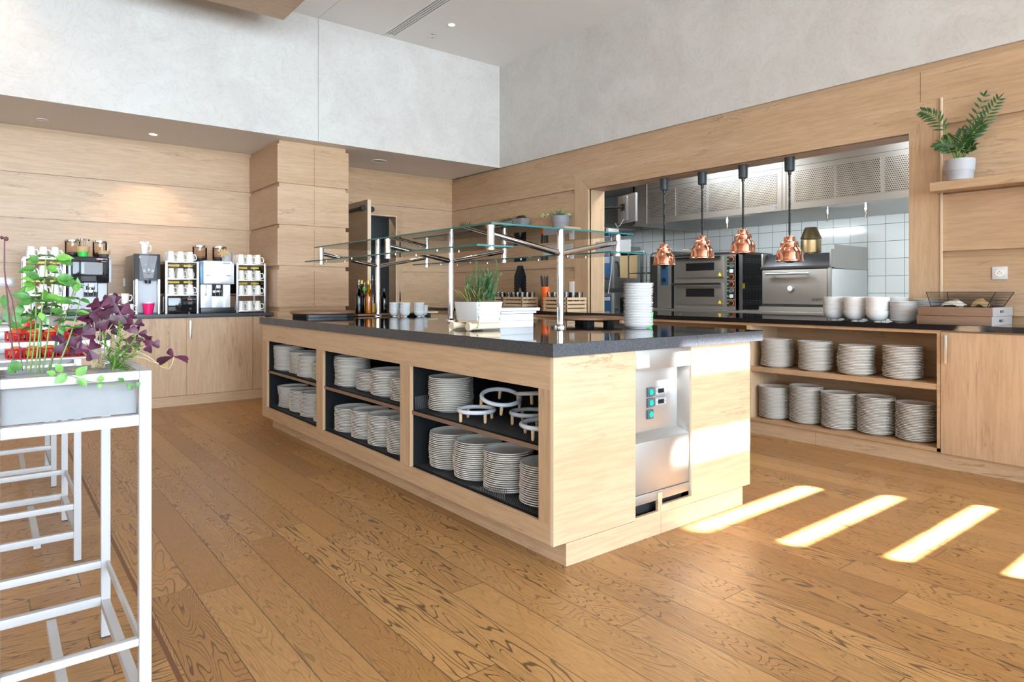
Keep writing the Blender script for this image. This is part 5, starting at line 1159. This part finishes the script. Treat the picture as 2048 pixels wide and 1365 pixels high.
# ------------------------------------------------------------------ white plant stands on the left
def stand(y0, y1, x0, x1, zt, label, zs=((.229, .252), (.108, .136)), near=False):
    t = thing('plant_stand', label, 'stand', ((x0 + x1) / 2, (y0 + y1) / 2, 0)); w = .0265
    for x in (x0, x1 - w):
        for y in (y0, y1 - w):
            p = obj('leg', M().box(x, x + w, y, y + w, .004, zt), 'white_paint', t, True, bevel=.002); obj('foot_cap', M().box(x + .001, x + w - .001, y + .001, y + w - .001, 0, .004), 'rubber', p, True)
    zr = .827
    for y in (y0, y1 - w):
        obj('top_rail', M().box(x0 + w, x1 - w, y, y + w, zt - .021, zt), 'white_paint', t, True, bevel=.002); obj('lower_rail', M().box(x0 + w, x1 - w, y, y + w, zr - .026, zr), 'white_paint', t, True, bevel=.002)
    for x in (x0, x1 - w):
        obj('side_rail', M().box(x, x + w, y0 + w, y1 - w, zt - .021, zt), 'white_paint', t, True, bevel=.002); obj('side_rail', M().box(x, x + w, y0 + w, y1 - w, zr - .026, zr), 'white_paint', t, True, bevel=.002)
    fz = (.271, .289) if near else (.218, .241)
    obj('foot_rail', M().box(x0 + w, x1 - w, y0 + .004, y0 + .024, *fz), 'white_paint', t, True, bevel=.0015)
    if not near: obj('foot_rail', M().box(x0 + w, x1 - w, y0 + .004, y0 + .024, .099, .126), 'white_paint', t, True, bevel=.0015)
    for z0, z1 in zs: obj('foot_rail', M().box(x0 + w, x1 - w, y1 - w, y1 - .004, z0, z1), 'white_paint', t, True, bevel=.0015)
    obj('side_rail', M().box(x1 - .012, x1 - .004, y0 + w, y1 - w, .225, .25), 'white_paint', t, True); obj('side_rail', M().box(x1 - w, x1 - .003, y0 + w, y1 - w, .10, .125), 'white_paint', t, True)
    obj('cross_rail', M().box(.133, .157, y0 + .02, y1 - w, .080, .103), 'white_paint', t, True)
    return t
st1 = stand(1.79, 2.517, -.012, .304, .932, 'white square tube stand holding the herb planter, nearest the camera', near=True)
obj('maker_badge', M().box(.018, .058, 1.786, 1.79, .803, .817), 'alu', st1, True, bevel=.001)
stand(3.268, 3.91, -.020, .294, .932, 'middle white square tube stand behind the nearest planter stand')
stand(4.60, 5.20, -.020, .294, .932, 'farthest white square tube stand, third in the row')
def planter(y0, y1, x0, x1, zt, zb, lab):
    t = thing('planter_trough', lab, 'planter', ((x0 + x1) / 2, (y0 + y1) / 2, zb)); w = .009
    b = M(); b.box(x0, x1, y0, y0 + w, zb, zt); b.box(x0, x1, y1 - w, y1, zb, zt); b.box(x0, x0 + w, y0 + w, y1 - w, zb, zt); b.box(x1 - w, x1, y0 + w, y1 - w, zb, zt); b.box(x0 + w, x1 - w, y0 + w, y1 - w, zb, zb + w)
    obj('trough', b, 'concrete', t, True); n = 14; b = M(); vs = [(x0 + w + (x1 - x0 - 2 * w) * i / n, y0 + w + (y1 - y0 - 2 * w) * j / 6, zt - .018 + rnd.uniform(-.006, .006)) for i in range(n + 1) for j in range(7)]
    b.add(vs, [(i * 7 + j, (i + 1) * 7 + j, (i + 1) * 7 + j + 1, i * 7 + j + 1) for i in range(n) for j in range(6)], 0, True); obj('soil', b, 'soil', t, True)
planter(1.818, 1.955, .016, .276, .924, .828, 'front grey concrete planter trough in the nearest white stand'); planter(1.965, 2.10, .016, .276, .924, .828, 'second grey concrete planter trough behind the front one')
planter(2.11, 2.185, .016, .276, .915, .828, 'third grey concrete trough in front of the red baskets')
for y0, lab in ((3.30, 'grey concrete planter trough in the middle white stand'), (4.63, 'grey concrete planter trough in the farthest white stand')):
    planter(y0, y0 + .53, .008, .266, .925, .828, lab)
# stepped white display with baskets of apples
t = thing('display_riser', 'white stepped display tray holding the red fruit baskets', 'riser', (.14, 2.38, .933))
b = M(); b.box(-.01, .302, 2.20, 2.515, .9335, .939); b.box(-.01, .245, 2.27, 2.515, .966, .982); b.box(-.01, .255, 2.36, 2.515, 1.010, 1.020); b.box(-.008, .30, 2.47, 2.512, .939, .966); b.box(-.008, .22, 2.47, 2.512, .982, 1.010)
obj('tray', b, 'white_gloss', t, True, bevel=.002)
def basket(x0, x1, y0, y1, z0, z1, lab):
    t = thing('wire_basket', lab, 'basket', ((x0 + x1) / 2, (y0 + y1) / 2, z0)); b = M(); r = .03
    def outline(o): 
        p = []
        for cx, cy, a0 in ((x1 - r, y1 - r, 0), (x0 + r, y1 - r, 90), (x0 + r, y0 + r, 180), (x1 - r, y0 + r, 270)):
            for k in range(5): a = R_(a0 + k * 22.5); p.append((cx + (r + o) * cos(a), cy + (r + o) * sin(a)))
        return p
    for z, o, rr in ((z0 + .002, -.004, .0016), (z1, 0, .0022)): b.tube([(x, y, z) for x, y in outline(o)], rr, 6, closed=True)
    P = []; q = outline(0); q.append(q[0])
    for a, c in zip(q, q[1:]):
        L = math.dist(a, c); n = max(int(L / .0085), 1)
        for i in range(n): P.append((a[0] + (c[0] - a[0]) * i / n, a[1] + (c[1] - a[1]) * i / n))
    for x, y in P: b.cyl((x, y, z0 + .002), (x, y, z1), .0012, 5)
    b.box(x0 + .005, x1 - .005, y0 + .005, y1 - .005, z0 + .0005, z0 + .002); obj('wire_frame', b, 'red', t, True)
basket(.03, .225, 2.215, 2.36, .9395, .9655, 'lower red wire basket packed with apples'); basket(.03, .205, 2.285, 2.40, .9825, 1.006, 'upper red wire basket with a large apple on top')
apr = [(0, .012), (.006, .004), (.018, .0), (.030, .008), (.038, .026), (.0385, .040), (.033, .056), (.020, .066), (.008, .064), (0, .058)]
am = lathe_mesh('apple', apr, 'apple', 24)
def apple(x, y, z, s, lab, grp='apples in the red baskets'):
    o = item('apple', am, (x, y, z), rnd.uniform(0, 6), lab, 'apple', grp); o.scale = (s, s, s)
words = ['far left', 'left', 'middle', 'right', 'far right']
for i in range(5): apple(.052 + i * .0365, 2.245, .942, .46, '%s red apple in the front row of the lower basket' % words[i])
for i in range(5): apple(.052 + i * .0365, 2.287, .942, .46, '%s red apple in the second row of the lower basket' % words[i])
for i in range(4): apple(.052 + i * .041, 2.312, .9845, .47, '%s apple in the front row of the upper basket' % words[i])
apple(.072, 2.335, 1.000, .72, 'largest red and yellow apple on top of the upper basket')
for i in range(2): o = item('pear', am, (.155 + i * .045, 2.345, .990), 0, '%s yellow fruit behind the apples of the upper basket' % ('left', 'right')[i], 'fruit', 'yellow fruit'); o.scale = (.42, .42, .5)
t = thing('cutlery_holder', 'steel cutlery spoons in a holder above the fruit baskets', 'cutlery holder', (.13, 2.44, 1.0205))
obj('holder', M().lathe(pot_prof(.035, .042, .03), 24), 'alu', t)
b = M()
for i in range(10):
    a = i * 2.3; d = Vector((cos(a) * .035, sin(a) * .02, .038)); p = Vector((cos(a) * .015, sin(a) * .012, .008)); b.tube([p, p + d], .0016, 5); b.xf(Matrix.Identity(4)); b.leaf(p + d, d + Vector((0, 0, .02)), (0, -1, .3), .03, .017, 0, .2)
obj('spoon', b, 'chrome', t)

# ------------------------------------------------------------------ herbs in the planter
CAMV = Vector((0, 0, H_))
def facing(p, tilt=.5): return ((CAMV - Vector(p)).normalized() + Vector((rnd.uniform(-.4, .4), rnd.uniform(-.3, .3), tilt)))
def stem_to(b, base, tip, r=.0016, bow=.01, n=8):
    base, tip = Vector(base), Vector(tip); o = Vector((rnd.uniform(-bow, bow), rnd.uniform(-bow, bow), 0)); pts = [base.lerp(tip, i / n) + o * sin(i / n * pi) for i in range(n + 1)]
    b.tube(pts, [r * (1 - .45 * i / n) for i in range(n + 1)], 6, 0); return pts
# tall mint with whorls of pointed leaves
t = thing('mint_plant', 'tall bright green mint plant growing in the planter at left', 'plant', tuple(at(80, 742, 1.87)), 0)
b = M()
ST = [((70, 745), (92, 512), 1.86), ((85, 745), (112, 525), 1.93), ((60, 745), (70, 560), 1.90), ((95, 745), (150, 572), 1.97), ((100, 742), (128, 560), 1.99), ((50, 745), (62, 600), 1.95), ((112, 742), (160, 600), 1.88), ((78, 745), (85, 590), 2.0)]
tips = []
for (bu, bv), (tu, tv), Y in ST:
    p = stem_to(b, at(bu, bv, Y), at(tu, tv, Y + .01), .0020, .008, 10); tips.append(p)
    for k in (6, 8, 10):
        c = p[min(k, 10)]
        for q in range(4): a = q * 1.57 + k; b.leaf(c, (cos(a), sin(a) * .7, rnd.uniform(-.1, .45)), (0, -.5, 1), rnd.uniform(.020, .030), rnd.uniform(.011, .015), 1, .3)
LV = [(110, 515, 1.86, 40, .9, -.25), (78, 523, 1.9, 30, -.8, .2), (72, 537, 1.88, 34, -1, .1), (92, 537, 1.9, 30, .9, .1), (80, 557, 1.87, 34, -.8, .3), (112, 556, 1.87, 42, 1, 0), (70, 570, 1.9, 34, -1, -.2), (62, 598, 1.9, 40, -1, .2), (84, 600, 1.9, 44, .6, .1), (112, 598, 1.88, 36, 1, .1), (153, 584, 1.95, 34, .3, .8), (141, 573, 1.95, 26, -.4, .9), (138, 600, 1.97, 30, -.9, .2), (100, 620, 1.9, 30, .9, -.3), (45, 610, 1.92, 30, -.3, -1), (60, 640, 1.9, 26, -.9, -.2), (118, 654, 1.9, 24, .7, -.4), (152, 625, 1.9, 26, .9, .0), (80, 625, 1.85, 30, .2, -.9)]
for u, v, Y, L, dx, dz in LV:
    s = L / 1316 * 1.65 * .82; c = at(u, v, Y)
    for k in range(3): d = Vector((dx + rnd.uniform(-.5, .5), rnd.uniform(-.5, .1), dz + rnd.uniform(-.4, .4))); b.leaf(c, d, facing(c), s * rnd.uniform(.7, 1.05), s * .48, rnd.choice((1, 1, 2)), .25)
obj('foliage', b, ['stem', 'leaf', 'leaf_bright'], t, True)
t = thing('herb_plant', 'thin dark stalked herb with a seed head at far left of planter', 'plant', tuple(at(28, 748, 1.88)), 0)
b = M(); p = [at(30, 746, 1.88), at(24, 690, 1.88), at(17, 620, 1.88), at(9, 540, 1.88), at(9, 478, 1.88)]; b.tube(p, [.002, .0019, .0017, .0015, .0013], 6, 0)
b.lathe([(0, .006), (.004, .003), (.005, 0), (.003, -.004), (0, -.005)], 8, tuple(p[-1] + Vector((.003, 0, 0))), 0); b.lathe([(0, .005), (.004, .002), (.004, 0), (0, -.004)], 8, tuple(p[-1] + Vector((-.005, 0, .002))), 0)
q = [at(45, 742, 1.84), at(40, 700, 1.84), at(25, 600, 1.84), at(10, 560, 1.84)]; b.tube(q, .0012, 5, 0)
obj('stalk', b, 'stem_purple', t, True); b = M()
for u, v in ((8, 590), (4, 640), (15, 650), (30, 625), (34, 610), (10, 620)): c = at(u, v, 1.9); b.leaf(c, (rnd.uniform(-1, 1), -.2, rnd.uniform(-1, .3)), facing(c), .035, .018, 1, .2)
b.leaf(at(26, 748, 1.79), (-.3, -.3, .8), facing(at(26, 748, 1.8)), .022, .014, 1); b.leaf(at(40, 742, 1.79), (-.5, -.3, .9), facing(at(26, 748, 1.8)), .03, .022, 1)
obj('foliage', b, ['leaf', 'leaf'], t, True)
# purple oxalis
t = thing('oxalis_plant', 'dark purple oxalis with triangular leaves in the planter', 'plant', tuple(at(190, 728, 1.93)), 0)
b = M()
OX = [(162, 671, 1.90, 30, 10), (178, 700, 1.89, 26, 60), (200, 615, 1.95, 30, 30), (186, 625, 1.96, 26, 80), (212, 618, 1.97, 26, 10), (228, 612, 1.95, 26, -20), (240, 626, 1.93, 28, 40), (200, 640, 1.98, 28, 75), (180, 648, 1.97, 28, 15), (216, 640, 1.92, 26, 0), (206, 660, 1.95, 26, 50), (128, 686, 1.92, 26, 20), (142, 690, 1.95, 24, 70), (268, 650, 1.97, 22, 30), (276, 668, 1.98, 20, 5), (290, 680, 1.97, 20, 65), (302, 690, 1.98, 20, 20), (262, 690, 1.95, 22, 0), (255, 640, 1.99, 20, 45), (222, 600, 1.98, 22, 50), (240, 655, 2.0, 22, 10)]
for u, v, Y, L, rot in OX:
    c = at(u, v, Y); base = at(195 + rnd.uniform(-14, 22), 736, 1.935 + rnd.uniform(-.01, .02))
    m_ = (base + c) / 2 + Vector((rnd.uniform(-.01, .01), 0, .01)); b.tube([base, m_, c], [.0012, .001, .0008], 5, 0)
    n = facing(c, rnd.uniform(.1, .9)).normalized(); s = n.orthogonal().normalized(); s = Matrix.Rotation(R_(rot), 3, n) @ s; LL = L / 1316 * 1.68 * .82
    for k in range(3): d = Matrix.Rotation(k * 2.094, 3, n) @ s; b.tri_leaf(c, d, n, LL, LL * 1.12, 1, rnd.uniform(.0, .35))
c = at(347, 714, 1.95); q = [at(250, 700, 1.95), at(275, 703, 1.95), at(300, 716, 1.95), at(325, 735, 1.95), at(338, 738, 1.95), at(345, 728, 1.95), c]; b.tube(q, .0009, 5, 0); b.tube([at(262, 712, 1.95), at(290, 717, 1.95), at(304, 724, 1.95), at(318, 727, 1.95)], .0008, 5, 0)
for dx, dz, L in ((-1, -.22, .040), (1, -.22, .038), (-.55, .75, .022)): b.tri_leaf(c, (dx, -.15, dz), (0, -.6, 1.), L, .030, 1, .25)
b.tri_leaf(c + Vector((-.012, .01, -.006)), (-.5, 0, -.8), (0, -1, .4), .022, .02, 2, .1)
obj('foliage', b, ['stem_pale', 'leaf_purple', 'stem_dry'], t, True)
# light green rosemary sprig
t = thing('rosemary_plant', 'light green rosemary sprig at the right corner of planter', 'plant', tuple(at(225, 738, 1.86)), 0)
b = M()
for (u, v), (tu, tv), Y, L in [((228, 742), (240, 640), 1.86, .16), ((226, 742), (262, 668), 1.87, .13), ((222, 740), (215, 665), 1.88, .12), ((232, 742), (275, 690), 1.85, .10), ((225, 742), (232, 700), 1.84, .09), ((230, 745), (258, 745), 1.82, .05)]:
    p0 = at(u, v, Y); d = at(tu, tv, Y) - p0; sprig(b, p0, d, d.length, .032, .0040, .005, 1)
obj('foliage', b, ['stem', 'leaf_bright'], t, True)
# trailing vine over the front rail
t = thing('trailing_vine', 'green vine trailing over front rail of the nearest planter stand', 'plant', tuple(at(120, 752, 1.80)), 0)
b = M(); q = [at(u, v, Y) for u, v, Y in ((60, 752, 1.80), (95, 750, 1.79), (130, 749, 1.782), (150, 755, 1.778), (175, 763, 1.775), (200, 767, 1.772), (228, 770, 1.77), (252, 765, 1.768), (262, 770, 1.768), (270, 775, 1.768))]
b.tube(q, .0010, 6, 0)
for u, v, dx, dz, L in ((123, 745, -.5, 1, .024), (134, 748, -.8, -.7, .030), (152, 752, .6, .6, .030), (156, 757, .8, -.9, .026), (201, 765, .1, 1, .018), (199, 767, -.1, -1, .014), (248, 764, -.7, .6, .016), (256, 766, .1, -1, .014), (266, 772, -.8, -.6, .016), (270, 774, .9, .8, .016), (112, 750, -.8, .4, .02)):
    c = at(u, v, 1.776); b.leaf(c, (dx, -.25, dz), (.1, -1, .35), L, L * .72, 1 if u < 210 else 2, .12)
obj('foliage', b, ['stem', 'leaf_bright', 'leaf'], t, True)
b = M()
for i in range(90): x, y = rnd.uniform(.12, .27), rnd.choice((rnd.uniform(1.95, 2.03), rnd.uniform(1.83, 1.91))); a = rnd.uniform(0, 6.3); L = rnd.uniform(.015, .04); b.tube([(x, y, .915), (x + cos(a) * L, y + sin(a) * .3 * L, .915 + rnd.uniform(.002, .02))], .0008, 4)
o = tag(obj('dry_stalks', b, 'stem_dry', world=True, loc=(.2, 1.95, .915)), 'dry straw coloured stalks lying on the planter soil', 'dry stalks'); o['kind'] = 'stuff'

# ------------------------------------------------------------------ light
w = bpy.data.worlds.new('world'); S.world = w; w.use_nodes = True
w.node_tree.nodes['Background'].inputs[0].default_value = (.62, .78, 1, 1); w.node_tree.nodes['Background'].inputs[1].default_value = 1.2
sd = bpy.data.lights.new('sun', 'SUN'); sd.energy = 300; sd.angle = R_(1.1); sd.color = (.95, .97, 1.)
so = bpy.data.objects.new('sun', sd); COL.objects.link(so); so.location = (6, -6, 8)
so.rotation_euler = Vector((-.46, .888, -1.0)).to_track_quat('-Z', 'Y').to_euler()
def daylight_and_fill(name, x0, x1, z0, z1, y, power, col, spread=114):
    l = bpy.data.lights.new(name, 'AREA'); l.shape = 'RECTANGLE'; l.size = x1 - x0; l.size_y = z1 - z0; l.energy = power; l.color = col; l.spread = R_(spread)
    o = bpy.data.objects.new(name, l); COL.objects.link(o); o.location = ((x0 + x1) / 2, y, (z0 + z1) / 2); o.rotation_euler = (pi / 2, 0, 0); return o
daylight_and_fill('daylight_and_fill', -3.75, -.4, .4, 3.8, YF - .02, 470, (.70, .85, 1.0))
daylight_and_fill('daylight_and_fill', 0.0, 3.5, .4, 3.8, YF - .02, 570, (.70, .85, 1.0))
daylight_and_fill('daylight_and_fill', 4.08, 5.14, .6, 3.9, YW + .02, 42, (.80, .90, 1.0))
o = daylight_and_fill('daylight_and_fill', -3.7, 3.7, .95, 3.15, 0, 85, (1, .86, .70), 150); o.location = (XL + .06, 1.25, 2.05); o.rotation_euler = (pi / 2, 0, -pi / 2)  # added warm fill from the left, set at the made-up window
v = S.view_settings; v.view_transform = 'Standard'; v.look = 'None'; v.exposure = -.5; v.gamma = 1.; v.use_curve_mapping = False
